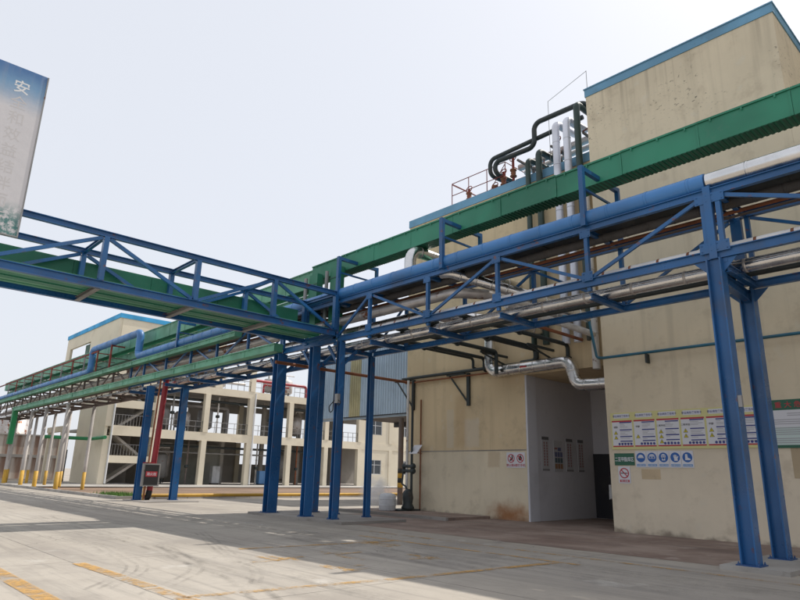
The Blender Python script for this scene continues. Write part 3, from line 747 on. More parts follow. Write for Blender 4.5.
# ================================================================ CROSS BRIDGE
XBN, XBF = -18.0, -20.0
zb0, zt0 = 6.53, 8.02
br = thing('cross_bridge', (-19, 5, 0), 'blue steel truss bridge crossing overhead from the left edge', 'pipe bridge')
YS = [-6.0, -3.2, -0.4, 2.4, 5.2, 8.0, 10.8, 13.42]
for X in (XBN, XBF):
    MB().ibeam((X, -7, zb0), (X, 13.47, zb0), 0.14, 0.22, 0.02).build('bottom_chord', B_BLUE, br)
    MB().ibeam((X, -7, zt0), (X, 13.47, zt0), 0.14, 0.17, 0.02).build('top_chord', B_BLUE, br)
    for i, y in enumerate(YS):
        MB().beam((X, y, zb0+0.112), (X, y, zt0-0.087), 0.17, 0.14, (0,1,0)).build('upright', B_BLUE, br)
        if i+1 < len(YS):
            y2 = YS[i+1]; upn = y in (5.2, 10.8, -0.4)
            za, zc = (zt0-0.12, zb0+0.14) if upn else (zb0+0.14, zt0-0.12)
            MB().beam((X+0.002, y+0.1, za), (X+0.002, y2-0.1, zc), 0.08, 0.10).build('diagonal', B_BLUE, br)
for y in YS:
    MB().ibeam((XBN-0.075, y, zb0-0.06), (XBF+0.075, y, zb0-0.06), 0.14, 0.12, 0.02).build('cross_beam', GREYST if y < 13 else B_BLUE, br)
    MB().ibeam((XBN-0.075, y, zt0-0.02), (XBF+0.075, y, zt0-0.02), 0.10, 0.12, 0.02).build('cross_beam', B_BLUE, br)
ty = -7.0
pr = None
for i in range(3):
    pass
fl = thing('cable_tray', (-19, 4, 6.5), 'green cable tray floor lying inside the overhead bridge', 'cable tray')
i = 0
for (xa, xb, m_) in ((-19.78, -19.32, G_PALE), (-19.30, -18.68, G_TRAY), (-18.66, -18.22, G_PALE)):
    y = -7.0; proto = None
    while y < 13.3:
        y2 = min(y+2.4, 13.3)
        mb = MB(); mb.box(xa, xb, y+0.006, y2-0.006, 6.54, 6.60)
        mb.box(xa, xa+0.05, y+0.006, y2-0.006, 6.602, 6.74); mb.box(xb-0.05, xb, y+0.006, y2-0.006, 6.602, 6.74)
        mb.box((xa+xb)/2-0.03, (xa+xb)/2+0.03, y+0.006, y2-0.006, 6.515, 6.539)
        mb.build('tray_panel', m_, fl); y += 2.4
ft2 = thing('cable_tray', (-20, 4, 6.8), 'dark green cable tray along the far side of the overhead bridge', 'cable tray')
y = -7.0
while y < 13.0:
    y2 = min(y+2.4, 13.2)
    MB().box(-20.50, -20.12, y+0.005, y2-0.005, 7.28, 7.72).build('cover_panel', G_TRAY, ft2); y += 2.4

# ---- slogan board hung on the bridge
sg = thing('slogan_board', (-17.8, 2.0, 7.25), 'tall faded slogan board with blue top hung on the bridge', 'sign board')
F = Face((-17.80, 2.0, 7.25), (0,1,0), (0,0,1), (1,0,0))
def mat_board():
    t = NT('slogan_board_print')
    h = t.math('ADD', t.math('SUBTRACT', t.z, 7.25), t.math('MULTIPLY', t.math('SUBTRACT', t.noise(1.4, 5), 0.5), 0.5))
    c = t.mix(t.ramp(h, 3.35, 4.25), (0.63, 0.61, 0.62), (0.17, 0.32, 0.50))
    c = t.mix(t.ramp(h, 4.1, 4.7), c, (0.06, 0.16, 0.36))
    c = t.mix(t.math('MULTIPLY', t.ramp(h, 0.3, 1.0, 1, 0), t.ramp(t.noise(7, 6, 0.7), 0.38, 0.56)), c, (0.07, 0.20, 0.19))
    c = t.mix(t.math('MULTIPLY', t.ramp(t.noise(1.0, 6, stretch=(3,3,0.3)), 0.52, 0.7), 0.25), c, (0.42, 0.40, 0.40))
    t.bump(t.noise(2.5, 4), 0.2, 0.03)
    return t.done(c, 0.5)
mb = MB(); F.slab(mb, -1.0, 0.0, 1.0, 4.68, 0, 0.09, 0); bp = mb.build('board', mat_board(), sg)
T_FADED = plain('faded_lettering', (0.58, 0.555, 0.55), 0.6)
T_WHITE = plain('white_lettering', (0.74, 0.74, 0.74), 0.6)
mb = MB(); mb2 = MB()
for ch in '全和效益结伴而行': text2d(ch, 0.0)
for i, ch in enumerate('安全和效益结伴而行'):
    F.text(mb if i == 0 else mb2, ch, 0.42, 4.12-i*0.465, 0.40, 0.0912, 0)
mb.build('lettering', T_WHITE, sg); mb2.build('lettering', T_FADED, sg)
mb = MB()
for (u0, u1) in ((-1.0, -0.965), (0.965, 1.0)): F.slab(mb, u0, 0, u1, 4.68, 0.092, 0.105, 0)
F.slab(mb, -1.0, -0.03, 1.0, -0.002, -0.01, 0.105, 0); mb.build('frame', GREYST, sg)
for y in (1.3, 2.7):
    for z in (7.5, 8.0): MB().beam((-17.93, y, z), (-17.802, y, z), 0.08, 0.08).build('bracket', BROWNST, sg)
for y in (1.3, 2.7): MB().beam((-17.85, y, 7.4), (-17.85, y, 11.8), 0.07, 0.07, (0,1,0)).build('backing_post', GREYST, sg)

# ================================================================ PIPES ON THE RACK
ZP = 8.07
pipe('lagged_pipe', [(-4.74, 13.70, ZP), (-37.8, 13.70, ZP), (-37.8, 13.70, 9.55), (-46.4, 13.70, 9.55), (-46.4, 13.70, ZP-0.05), (-76, 13.70, ZP-0.05)], 0.215, B_PIPE,
     'fat blue lagged pipe along the rack with a raised loop at left', bend=0.32, bands=1.0, seg=20)
pipe('lagged_pipe', [(9, 13.70, ZP), (-4.70, 13.70, ZP)], 0.20, SILVER, 'bright aluminium clad pipe in line with the blue one at right', bands=1.25, seg=20)
pipe('lagged_pipe', [(9, 14.25, 7.66), (-37, 14.25, 7.66)], 0.12, LAGGING, 'dark lagged pipe hung under the upper deck of the rack', bands=0.6, seg=12)
pipe('thin_pipe', [(9, 14.78, 7.66), (-30, 14.78, 7.66)], 0.05, RUST, 'thin rusty pipe on the upper deck beside the dark lagged pipe', seg=8)
pipe('thin_pipe', [(9, 14.92, 7.60), (-34, 14.92, 7.60)], 0.035, BROWNST, 'thin brown pipe under the upper deck nearest the wall', seg=8)
pipe('lagged_pipe', [(9, 13.90, 6.50), (-16.5, 13.90, 6.50)], 0.115, WHITE_P, 'slim white pipe with rusty straps just above the lower chord', bands=0.7, bandmat=RUST, seg=12)
pipe('lagged_pipe', [(9, 14.35, 6.18), (-76, 14.35, 6.18)], 0.155, SILVER, 'silver clad pipe along the lower deck of the rack', bands=1.3, bandmat=SILVER_R, seg=18)
pipe('thin_pipe', [(9, 14.85, 6.13), (-40, 14.85, 6.13)], 0.075, DARKP, 'dark pipe on the lower deck nearest the wall', bands=0, seg=10)
pipe('lagged_pipe', [(-76, 14.85, 6.85), (-16.4, 14.85, 6.85), (-15.0, 15.2, 7.0), (-13.6, 17.6, 7.0), (-13.6, 20.28, 7.0)], 0.24, SILVER, 'wide silver lagged pipe bending from the rack into the hall wall', bands=0.9, bend=0.8, bandmat=SILVER_R, seg=20)
pipe('lagged_pipe', [(-76, 14.2, 7.2), (-19.0, 14.2, 7.2), (-12.9, 14.35, 7.25), (-12.3, 15.2, 7.25), (-12.3, 20.28, 7.3)], 0.17, SILVER_R, 'stained lagged pipe swinging off the rack toward the hall', bands=1.1, bend=0.5, seg=16)
pipe('lagged_pipe', [(-14.75, 14.1, 7.9), (-14.75, 14.1, 9.12), (-14.75, 20.28, 9.12)], 0.20, SILVER, 'silver elbow pipe rising above the rack into the hall wall', bend=0.42, bands=0.55, seg=20, bandmat=SILVER_R)
pipe('lagged_pipe', [(-13.1, 13.95, 7.84), (-12.75, 13.98, 7.80), (-10.9, 15.4, 7.0), (-10.9, 18.9, 6.95)], 0.17, SILVER, 'shiny silver elbow pipe dipping from the upper deck behind the truss', bend=0.35, bands=0.5, seg=18)
for k, (y, z, r_, m_, nm) in enumerate([(15.0, 6.32, 0.10, RUST, 'rusty pipe on the lower deck of the left rack'), (13.95, 7.62, 0.10, BROWNST, 'brown pipe under the upper deck of the left rack'), (14.6, 7.92, 0.09, WHITE_P, 'pale pipe on the upper deck of the left rack')]):
    pipe('thin_pipe', [(-22, y, z), (-76, y, z)], r_, m_, nm, seg=10, bands=2.2, bandmat=RUST)

# ---- pipes between rack and hall wall
pipe('lagged_pipe', [(-16.0, 17.6, 7.45), (-16.0, 19.9, 7.45), (-16.0, 19.9, 5.66), (-12.3, 19.9, 5.72), (-12.05, 19.9, 4.82), (-10.62, 19.9, 4.78)], 0.22, SILVER, 'silver lagged pipe dropping down the hall wall and into the tower', bend=0.38, bands=0.6, seg=22, bandmat=SILVER)
mb = MB(); mb.box(-14.35, -14.05, 19.662, 19.672, 5.66, 5.72); tag(mb.build('flow_arrow', P_RED), 'small red flow mark stuck on the silver pipe', 'mark')
for k, (x, z, zl, r_, lab) in enumerate([(-17.1, 6.42, 6.1, 0.06, 'black pipe from rack to hall wall, leftmost of the dark group'), (-16.5, 6.36, 5.95, 0.07, 'black pipe from rack to hall wall, second from left'), (-15.35, 6.40, 6.0, 0.08, 'black pipe from rack to hall wall, third from left'), (-13.9, 6.42, 5.95, 0.11, 'thick black pipe from rack to hall wall above the silver pipe'), (-12.5, 6.40, 6.0, 0.075, 'black pipe from rack to hall wall, rightmost of the dark group')]):
    path = [(x, 14.1, z), (x, 20.14, z), (x, 20.14, zl), (x-0.7, 20.14, zl-0.02)] if k == 3 else ([(x, 14.1, z), (x, 19.5, z), (x, 19.5, zl-0.5)] if k == 2 else [(x, 14.1, z), (x, 20.15, z), (x, 20.15, zl-0.1), (x, 20.29, zl-0.1)])
    pipe('black_pipe', path, r_, DARKP, lab, 'pipe', 'black pipes between rack and hall', bend=0.16, seg=10, flanges=(((x, 17.2, z), (0,1,0)),))
for i, x in enumerate((-15.4, -13.2)):
    s_ = thing('pipe_hanger', (x, 20.0, 5.3), ['dark hanger bracket behind the silver pipe drop', 'dark hanger bracket over the open bay'][i], 'bracket')
    MB().beam((x, 20.28, 6.28), (x, 18.6, 6.28), 0.07, 0.09).build('arm', DARKP, s_)
    MB().beam((x, 18.7, 6.24), (x, 20.1, 5.95), 0.05, 0.06).build('strut', DARKP, s_)
pipe('insulated_pipe', [(-11.3, 14.9, 6.66), (-11.25, 19.4, 6.58), (-11.3, 19.95, 6.58)], 0.11, WHITE_P, 'peeling white pipe with rust running from rack to tower corner', bend=0.2, seg=12, bands=0.5, bandmat=WHITE_P)
pipe('thin_pipe', [(-11.6, 15.4, 6.42), (-11.5, 19.5, 6.34)], 0.06, RUST, 'rusty steel bar under the peeling white pipe', 'pipe', seg=8)
pipe('down_pipe', [(-11.3, 20.05, 13.0), (-11.3, 20.05, 5.35)], 0.14, WHITE_P, 'white vertical pipe in the corner between hall and tower', bands=1.2, seg=14)
pipe('thin_pipe', [(-13.2, 19.6, 7.4), (-11.0, 19.1, 7.15), (-10.75, 19.12, 5.55), (-10.5, 19.12, 5.52), (8, 19.12, 5.52)], 0.045, paint('teal_paint', (0.015, 0.12, 0.19), 0.5), 'thin teal pipe running along the tower wall', bend=0.12, seg=8)
tp = thing('pipe_bracket', (-9.0, 19.2, 5.2), 'small dark bracket under the teal pipe on the tower', 'bracket')
MB().box(-9.04, -8.98, 19.05, 19.25, 5.18, 5.47).build('plate', DARKP, tp)
pipe('service_pipe', [(-21.45, 20.16, 5.92), (-13.2, 20.16, 5.92)], 0.07, DARKP, 'dark green service pipe fixed along the hall wall', seg=10)
pipe('thin_pipe', [(-21.3, 20.2, 5.72), (-14.8, 20.2, 5.72)], 0.035, RUST, 'thin rusty conduit below the service pipe on the hall wall', seg=8)
for x in (-20.9, -17.55):
    b = thing('wall_bracket', (x, 20.2, 4.5), 'black triangular wall bracket at the hall corner' if x < -20 else 'black triangular wall bracket in the middle of the hall wall', 'bracket')
    MB().box(x+0.02, x+0.17, 20.2, 20.295, 4.45, 5.84).build('post', DARKP, b)
    MB().beam((x-0.95, 20.2, 5.82), (x+0.1, 20.24, 4.55), 0.05, 0.06).build('strut', DARKP, b)
    MB().box(x-1.05, x+0.01, 20.1, 20.2, 5.79, 5.84).build('arm', DARKP, b)
pipe('thin_pipe', [(-21.0, 12.9, 5.72), (-20.95, 20.1, 5.72)], 0.065, RUST, 'rusty pipe crossing from under the bridge to the hall corner', seg=10)
pipe('conduit', [(-20.3, 20.25, 4.9), (-20.3, 20.25, 0.12)], 0.03, RUST, 'thin rusty vertical conduit on the hall wall', seg=8)

# ---- roof pipes
pipe('black_pipe', [(-13.9, 20.05, 6.5), (-13.9, 20.05, 14.55), (-13.9, 22.2, 14.75)], 0.11, G_RISER, 'dark green riser on the hall wall, left of the pair', bend=0.25, seg=12)
pipe('black_pipe', [(-13.35, 20.05, 6.5), (-13.35, 20.05, 14.75), (-13.35, 22.2, 14.85)], 0.13, G_RISER, 'dark green riser on the hall wall, right of the pair', bend=0.25, seg=12)
for x, lab in ((-12.45, 'bright silver stack on the hall wall, left of two'), (-11.95, 'bright silver stack on the hall wall, right of two')):
    pipe('stack_pipe', [(x, 20.0, 6.4), (x, 20.0, 15.6), (x, 21.5, 15.75)], 0.15, STACKW, lab, 'pipe', 'silver stacks', bend=0.25, bands=1.0, seg=16)
pipe('black_pipe', [(-11.45, 20.0, 6.4), (-11.45, 20.0, 16.1), (-11.45, 23.0, 16.1)], 0.13, G_RISER, 'tall dark riser between the silver stacks and the tower', bend=0.2, seg=12)
pipe('black_pipe', [(-11.3, 23.5, 16.2), (-11.3, 20.4, 16.3), (-13.75, 20.4, 16.35), (-13.75, 20.4, 15.25), (-15.9, 20.4, 15.3), (-15.9, 20.4, 14.75), (-15.4, 23.0, 14.5)], 0.11, DARKP, 'black looped pipe stepping down above the hall roof', bend=0.32, seg=12)
pipe('black_pipe', [(-11.5, 20.55, 15.75), (-13.2, 20.55, 15.7), (-16.3, 20.55, 15.62), (-16.3, 20.55, 14.85), (-15.6, 23.0, 14.45)], 0.10, DARKP, 'long black pipe curving down at the left of the roof loops', bend=0.3, seg=12)
pipe('lagged_pipe', [(-15.2, 21.3, 15.1), (-11.6, 21.3, 15.15)], 0.16, SILVER_R, 'stained brown lagged pipe lying behind the roof loops', bands=0.8, seg=12)
pipe('lagged_pipe', [(-15.2, 21.7, 15.0), (-10.9, 21.7, 15.05)], 0.12, WHITE_P, 'pale pipe behind the brown one on the hall roof', seg=12)
ps = thing('pipe_support', (-13.6, 21.3, 13.96), 'steel frame carrying the pipes on the hall roof', 'pipe support')
for x in (-14.6, -12.9, -11.4):
    MB().beam((x, 21.5, 13.9), (x, 21.5, 15.0), 0.10, 0.10, (0,1,0)).build('post', BROWNST, ps)
    MB().beam((x, 20.3, 14.9), (x, 21.9, 14.9), 0.08, 0.08).build('arm', BROWNST, ps)
MB().beam((-11.4, 20.3, 14.95), (-11.4, 21.8, 16.1), 0.06, 0.06).build('brace', RUSTRED, ps)
wf = thing('lightning_wire', (-12.2, 20.4, 13.96), 'thin wire on a slim rod linking roof and tower top', 'wire')
MB().tube([(-13.0, 20.4, 13.96), (-13.0, 20.4, 17.1)], 0.012, 6).build('rod', GREYST, wf)
MB().tube([(-13.0, 20.4, 17.1), (-10.65, 19.5, 16.0+0.95)], 0.010, 6).build('wire', GREYST, wf)
MB().tube([(-10.65, 19.5, 15.95), (-10.65, 19.5, 16.97)], 0.012, 6).build('rod', GREYST, wf)

# ================================================================ SIGNS ON THE WALLS
FT = Face((0, YW, 0), (1,0,0), (0,0,1), (0,-1,0))
PM = [P_WHITE, P_RED, P_NAVY, P_YELLOW, P_BLACK, P_GREY, P_PALEY, P_GREEN, P_BLUE, P_LBLUE, P_PGREEN, P_ORANGE]
W_, RD, NV, YE, BK, GY, PY, GN, BL, LB, PG, OR = range(12)
def warn(mb, F, u, v, s_, n):
    F.poly(mb, [(u-s_/2, v-s_*0.43), (u+s_/2, v-s_*0.43), (u, v+s_*0.43)], n, BK)
    F.poly(mb, [(u-s_*0.38, v-s_*0.36), (u+s_*0.38, v-s_*0.36), (u, v+s_*0.30)], n+0.0015, YE)
    F.rect(mb, u-s_*0.05, v-s_*0.26, u+s_*0.05, v+s_*0.05, n+0.003, BK)
hb = thing('hazard_board', (-7.6, YW, 2.5), 'long yellow edged hazard notice board with several text panels on the tower', 'notice board')
mb = MB(); FT.slab(mb, -10.46, 2.52, -5.93, 3.68, 0.004, 0.03, 0); mb.build('backing', P_PALEY, hb)
rr = random.Random(11)
for k in range(6):
    u0 = -10.42+k*0.748; u1 = u0+0.69
    mb = MB(); n = 0.033
    FT.rect(mb, u0, 2.60, u1, 3.42, n, W_)
    FT.rect(mb, u0+0.08, 3.50, u1-0.08, 3.64, n, W_)
    FT.rect(mb, u0, 3.38, u1, 3.43, n+0.002, RD); FT.rect(mb, u0, 2.60, u1, 2.64, n+0.002, RD)
    FT.text(mb, '职业病危害告知卡', (u0+u1)/2, 3.57, 0.075, n+0.002, NV)
    FT.text(mb, rr.choice(['甲醇', '盐酸', '二氯甲烷', '硫酸']), u0+0.13, 3.22, 0.07, n+0.002, BK)
    ys = [3.33, 3.10, 2.90, 2.76]
    for j, v in enumerate(ys):
        v2 = v+rr.uniform(-0.02, 0.02)
        FT.rect(mb, u0+0.26, v2, u1-0.02, v2+0.035, n+0.002, NV)
        for q in range(3 if j < 2 else 1): FT.rect(mb, u0+0.27, v2-0.045-q*0.045, u1-rr.uniform(0.04, 0.3), v2-0.03-q*0.045, n+0.002, GY)
    for j in range([2,1,3,2,2,3][k]): warn(mb, FT, u0+0.12, 3.05-j*0.15 if k != 1 else 2.92, 0.14, n+0.002)
    for j in range(5): FT.disc(mb, u1-0.47+j*0.10, 2.69, 0.04, n+0.002, NV, 10)
    mb.build('notice_panel', PM, hb)
gb = thing('green_notice_board', (-4.0, YW, 2.5), 'green framed white notice board with red heading at right edge', 'notice board')
mb = MB(); FT.slab(mb, -5.78, 2.50, -3.2, 3.78, 0.004, 0.03, 0); mb.build('backing', P_GREEN, gb)
mb = MB(); n = 0.033; FT.rect(mb, -5.75, 2.58, -3.25, 3.50, n, PG); FT.rect(mb, -5.75, 3.05, -3.25, 3.501, n+0.001, W_)
for q, ch in enumerate('重大危险源安全警示牌'): FT.text(mb, ch, -5.50+q*0.235, 3.645, 0.18, n, RD)
for q in range(15):
    v = 3.40-q*0.055
    if q in (2, 6, 11): continue
    FT.rect(mb, -5.66+(0.35 if q < 2 else 0), v, -5.66+rr.uniform(1.4, 2.35), v+0.02, n+0.003, GY)
mb.build('print', PM, gb)
tl = thing('workshop_sign', (-10.1, YW, 2.1), 'small dark green sign with white lettering at the bay corner', 'sign')
mb = MB(); FT.slab(mb, -10.42, 2.03, -9.75, 2.40, 0.004, 0.02, GN); FT.text(mb, '二亚甲酯库区', -10.085, 2.215, 0.15, 0.023, W_, 0.72)
s_ = mb.build('plate', PM, tl)
# five blue mandatory signs: one strip of plates
names = ['blue round sign showing a safety helmet, leftmost of five', 'blue round sign showing goggles, second of five', 'blue round sign showing a face mask, middle of five', 'blue round sign showing a glove, fourth of five', 'blue round sign showing a boot, rightmost of five']
for k in range(5):
    u = -9.71+k*0.36+0.178; vc = 2.27
    o = thing('mandatory_sign', (u, YW, 1.97), names[k], 'sign', 'blue mandatory signs')
    mb = MB(); FT.slab(mb, u-0.176, 1.97, u+0.176, 2.46, 0.004, 0.016, W_); n = 0.019
    FT.disc(mb, u, vc, 0.145, n, BL)
    FT.rect(mb, u-0.14, 2.005, u+0.14, 2.075, n, LB)
    FT.text(mb, ['必须戴安全帽','必须戴护目镜','必须戴防护面具','必须戴防护手套','必须穿防护鞋'][k], u, 2.04, 0.045, n+0.002, W_, 0.85)
    m_ = n+0.002
    if k == 0:
        FT.poly(mb, [(u+0.09*math.cos(t), vc+0.0+0.085*math.sin(t)) for t in [math.pi*i/10 for i in range(11)]], m_, W_); FT.rect(mb, u-0.105, vc-0.018, u+0.105, vc-0.003, m_, W_)
    elif k == 1:
        FT.poly(mb, [(u+0.09*math.cos(t), vc+0.045+0.05*math.sin(t)) for t in [math.pi*i/8 for i in range(9)]], m_, W_)
        FT.rect(mb, u-0.10, vc-0.035, u+0.10, vc+0.03, m_, W_); FT.rect(mb, u-0.08, vc-0.025, u-0.01, vc+0.02, m_+0.001, BL); FT.rect(mb, u+0.01, vc-0.025, u+0.08, vc+0.02, m_+0.001, BL)
    elif k == 2:
        FT.disc(mb, u, vc+0.03, 0.07, m_, W_, 16); FT.rect(mb, u-0.05, vc-0.09, u+0.05, vc+0.0, m_, W_)
        FT.disc(mb, u-0.028, vc+0.04, 0.02, m_+0.001, BL, 10); FT.disc(mb, u+0.028, vc+0.04, 0.02, m_+0.001, BL, 10); FT.disc(mb, u, vc-0.03, 0.032, m_+0.001, BL, 10)
    elif k == 3:
        FT.poly(mb, [(u-0.03, vc-0.1), (u+0.07, vc-0.1), (u+0.07, vc+0.01), (u-0.04, vc+0.02)], m_, W_)
        for q in range(4): FT.rect(mb, u-0.05+q*0.027, vc+0.0, u-0.03+q*0.027, vc+0.085-abs(q-1.5)*0.014, m_+0.0005, W_)
        FT.poly(mb, [(u+0.06, vc-0.04), (u+0.10, vc+0.02), (u+0.085, vc+0.04), (u+0.05, vc-0.01)], m_+0.001, W_)
    else:
        FT.poly(mb, [(u-0.055, vc+0.09), (u+0.005, vc+0.09), (u+0.015, vc-0.01), (u+0.09, vc-0.045), (u+0.095, vc-0.08), (u-0.065, vc-0.08)], m_, W_)
    mb.build('plate', PM, o)
ns = thing('no_smoking_sign', (-10.1, YW, 1.5), 'white no smoking sign with red ring under the green sign', 'sign')
mb = MB(); FT.slab(mb, -10.32, 1.48, -9.92, 2.0, 0.004, 0.016, W_); n = 0.019
FT.ring(mb, -10.12, 1.79, 0.16, 0.034, n, RD)
FT.poly(mb, [(-10.24, 1.775), (-10.03, 1.775), (-10.03, 1.80), (-10.24, 1.80)], n, BK); FT.rect(mb, -10.03, 1.775, -10.0, 1.80, n, RD)
FT.poly(mb, [(-10.22, 1.87), (-10.20, 1.895), (-10.02, 1.71), (-10.04, 1.685)], n+0.002, RD)
FT.rect(mb, -10.28, 1.515, -9.96, 1.59, n, RD); FT.text(mb, '禁止吸烟', -10.12, 1.552, 0.06, n+0.002, W_)
mb.build('plate', PM, ns)
FL = Face((0, YL, 0), (1,0,0), (0,0,1), (0,-1,0))
db = thing('prohibition_sign', (-15.1, YL, 1.95), 'white plate with two red prohibition rings on the hall wall', 'sign')
mb = MB(); FL.slab(mb, -15.55, 1.94, -14.68, 2.52, 0.004, 0.018, W_); n = 0.021
for u, st in ((-15.33, '禁止烟火'), (-14.90, '禁打手机')):
    if u < -15: FL.poly(mb, [(u-0.07, 2.2), (u+0.0, 2.2), (u+0.09, 2.28), (u+0.07, 2.4), (u+0.03, 2.41), (u+0.02, 2.3), (u-0.07, 2.24)], n, BK)
    else: FL.disc(mb, u, 2.29, 0.085, n, BK, 12); FL.rect(mb, u-0.025, 2.33, u+0.04, 2.40, n+0.0005, BK)
    FL.ring(mb, u, 2.29, 0.165, 0.034, n+0.002, RD)
    FL.poly(mb, [(u-0.13, 2.39), (u-0.10, 2.415), (u+0.13, 2.185), (u+0.10, 2.16)], n+0.003, RD)
    FL.text(mb, st, u, 2.035, 0.115, n+0.002, RD)
mb.build('plate', PM, db)
# posters in the recess (wall facing +X)
PMD = [plain('recess_shade_print_%d' % i, c, 0.6) for i, c in enumerate([(0.47,0.465,0.48), (0.30,0.14,0.14), (0.12,0.13,0.24), (0.4,0.36,0.15), (0.12,0.115,0.12), (0.24,0.235,0.24), (0.4,0.38,0.25), (0.09,0.13,0.15), (0.08,0.13,0.24), (0.2,0.24,0.3), (0.35,0.38,0.38), (0.32,0.17,0.09)])]  # recess shade put into the print colours, greyer and darker
FX = Face((-14.558, 0, 0), (0,1,0), (0,0,1), (1,0,0))
plabs = ['tall white poster in the open bay nearest the opening', 'white poster with coloured squares in the open bay', 'tall red lettered poster right of the coloured squares', 'tall white poster deepest in the open bay']
for k, (y0, y1) in enumerate([(21.22, 21.70), (22.04, 22.64), (22.92, 23.42), (23.80, 24.25)]):
    o = thing('wall_poster', (-14.55, (y0+y1)/2, 1.6), plabs[k], 'poster')
    zb_, zt_ = (1.86, 3.16) if k != 1 else (1.83, 3.04)
    mb = MB(); FX.slab(mb, y0, zb_, y1, zt_, 0.003, 0.02, W_); n = 0.023
    if k != 1:
        FX.rect(mb, y0, zt_-0.12, y1, zt_, n, BK); FX.rect(mb, y0, zb_, y1, zb_+0.07, n, GY)
        for c in range(2):
            for q in range(9): FX.rect(mb, y0+0.12+c*0.18, zt_-0.28-q*0.105, y0+0.2+c*0.18, zt_-0.20-q*0.105, n, RD)
    else:
        FX.rect(mb, y0+0.05, zt_-0.34, y0+0.25, zt_-0.27, n, RD); FX.rect(mb, y0+0.28, zt_-0.4, y1-0.1, zt_-0.26, n, NV)
        for a in range(3):
            for b in range(3): FX.rect(mb, y0+0.06+a*0.19, zb_+0.12+b*0.23, y0+0.22+a*0.19, zb_+0.31+b*0.23, n, (OR, GN, NV)[b])
    mb.build('sheet', PMD, o)
cb = thing('call_box', (-10.66, 19.5, 1.2), 'small grey call box on the bay corner with white card', 'call box')
MB().box(-10.72, -10.606, 19.30, 19.52, 1.0, 1.42).build('box', GREYST, cb)
MB().box(-10.735, -10.722, 19.32, 19.50, 0.97, 1.2).build('card', P_WHITE, cb)
MB().tube([(-10.66, 19.4, 1.42), (-10.66, 19.4, 1.7)], 0.05, 8).build('beacon', BLACK, cb)

# ================================================================ PUMP CORNER, STEAM
pv = thing('steam_trap_assembly', (-20.48, 19.5, 0.1), 'dark valve and trap assembly at the hall corner', 'valve')
for x in (-20.63, -20.33):
    MB().tube([(x, 19.75, 0.3), (x, 19.75, 5.75)], 0.055, 8).build('riser', WHITE_P if x < -20.5 else DARKP, pv)
MB().lathe((-20.33, 19.55, 0.14), (0,0,1), [(0,0),(.26,0),(.28,.1),(.20,.25),(.24,.5),(.2,.72),(.1,.85),(.0,.86)], 14).build('trap_body', DARKP, pv)
for z in (1.75, 1.95): MB().lathe((-20.48, 19.72, z), (1,0,0), [(0,-.35),(.1,-.35),(.13,-.3),(.07,-.2),(.07,.2),(.13,.3),(.1,.35),(0,.35)], 10).build('valve_body', DARKP, pv)
MB().tube([(-20.78, 19.7, 1.9), (-20.78, 19.6, 1.2), (-20.48, 19.55, 1.1), (-20.33, 19.55, 0.8)], 0.04, 8, 0.1).build('drain', DARKP, pv)
mb = MB(); mb.tube([(-20.33+0.18*math.cos(t), 19.42, 0.75+0.18*math.sin(t)) for t in [k*math.pi/6 for k in range(13)]], 0.02, 6, cap=False); mb.build('handwheel', DARKP, pv)
MB().box(-21.08, -20.2, 19.0, 20.2, 0.101, 0.16).build('base_plate', DARKP, pv)
tk = thing('plastic_tank', (-20.75, 18.75, 0.1), 'low white plastic tank beside the valve assembly', 'tank')
MB().lathe((-20.75, 18.75, 0.1), (0,0,1), [(0,0),(.33,0),(.36,.05),(.36,.58),(.31,.68),(.14,.72),(0,.72)], 18).build('body', PVC_W, tk)
for z in (0.3, 0.55): MB().lathe((-20.75, 18.75, z), (0,0,1), [(.36,0),(.378,.02),(.36,.04)], 18).build('hoop', PVC_W, tk)
lc = thing('lectern_sign', (-20.35, 19.85, 0.1), 'small white tilted sign fixed to a thin conduit by the hall', 'sign')
MB().tube([(-20.2, 20.22, 2.5), (-20.2, 19.9, 2.55)], 0.02, 8).build('arm', RUST, lc)
mb = MB(); mb.extrude([(-0.24, -0.015), (0.24, -0.015), (0.24, 0.015), (-0.24, 0.015)], (-20.2, 19.68, 2.48), (-20.2, 20.02, 2.86)); mb.build('panel', P_WHITE, lc)
t = NT('steam'); t.n.remove(t.b)
pvn = t.n.new('ShaderNodeVolumePrincipled'); pvn.inputs['Color'].default_value = (0.95, 0.95, 0.95, 1); pvn.inputs['Anisotropy'].default_value = 0.2
cd = t.n.new('ShaderNodeTexCoord'); sep = t.n.new('ShaderNodeSeparateXYZ'); ln = t.n.new('ShaderNodeVectorMath'); ln.operation = 'LENGTH'
t.l.new(cd.outputs['Object'], ln.inputs[0])
fall = t.ramp(ln.outputs['Value'], 0.35, 1.0, 1, 0)
dens = t.math('MULTIPLY', t.math('MULTIPLY', fall, t.ramp(t.noise(2.6, 5, 0.6, dist=0.8), 0.38, 0.60)), 3.2)
t.l.new(dens, pvn.inputs['Density']); t.l.new(pvn.outputs[0], t.out.inputs['Volume'])
bm = bmesh.new(); bmesh.ops.create_icosphere(bm, subdivisions=3, radius=1.0); me = bpy.data.meshes.new('steam_cloud'); bm.to_mesh(me); bm.free(); me.materials.append(t.mat)
so = bpy.data.objects.new('steam_cloud', me); COL.objects.link(so); so.location = (-21.5, 18.7, 0.85); so.scale = (1.0, 0.7, 0.85)
tag(so, 'thin white steam drifting beside the white plastic tank', 'steam', kind='stuff')

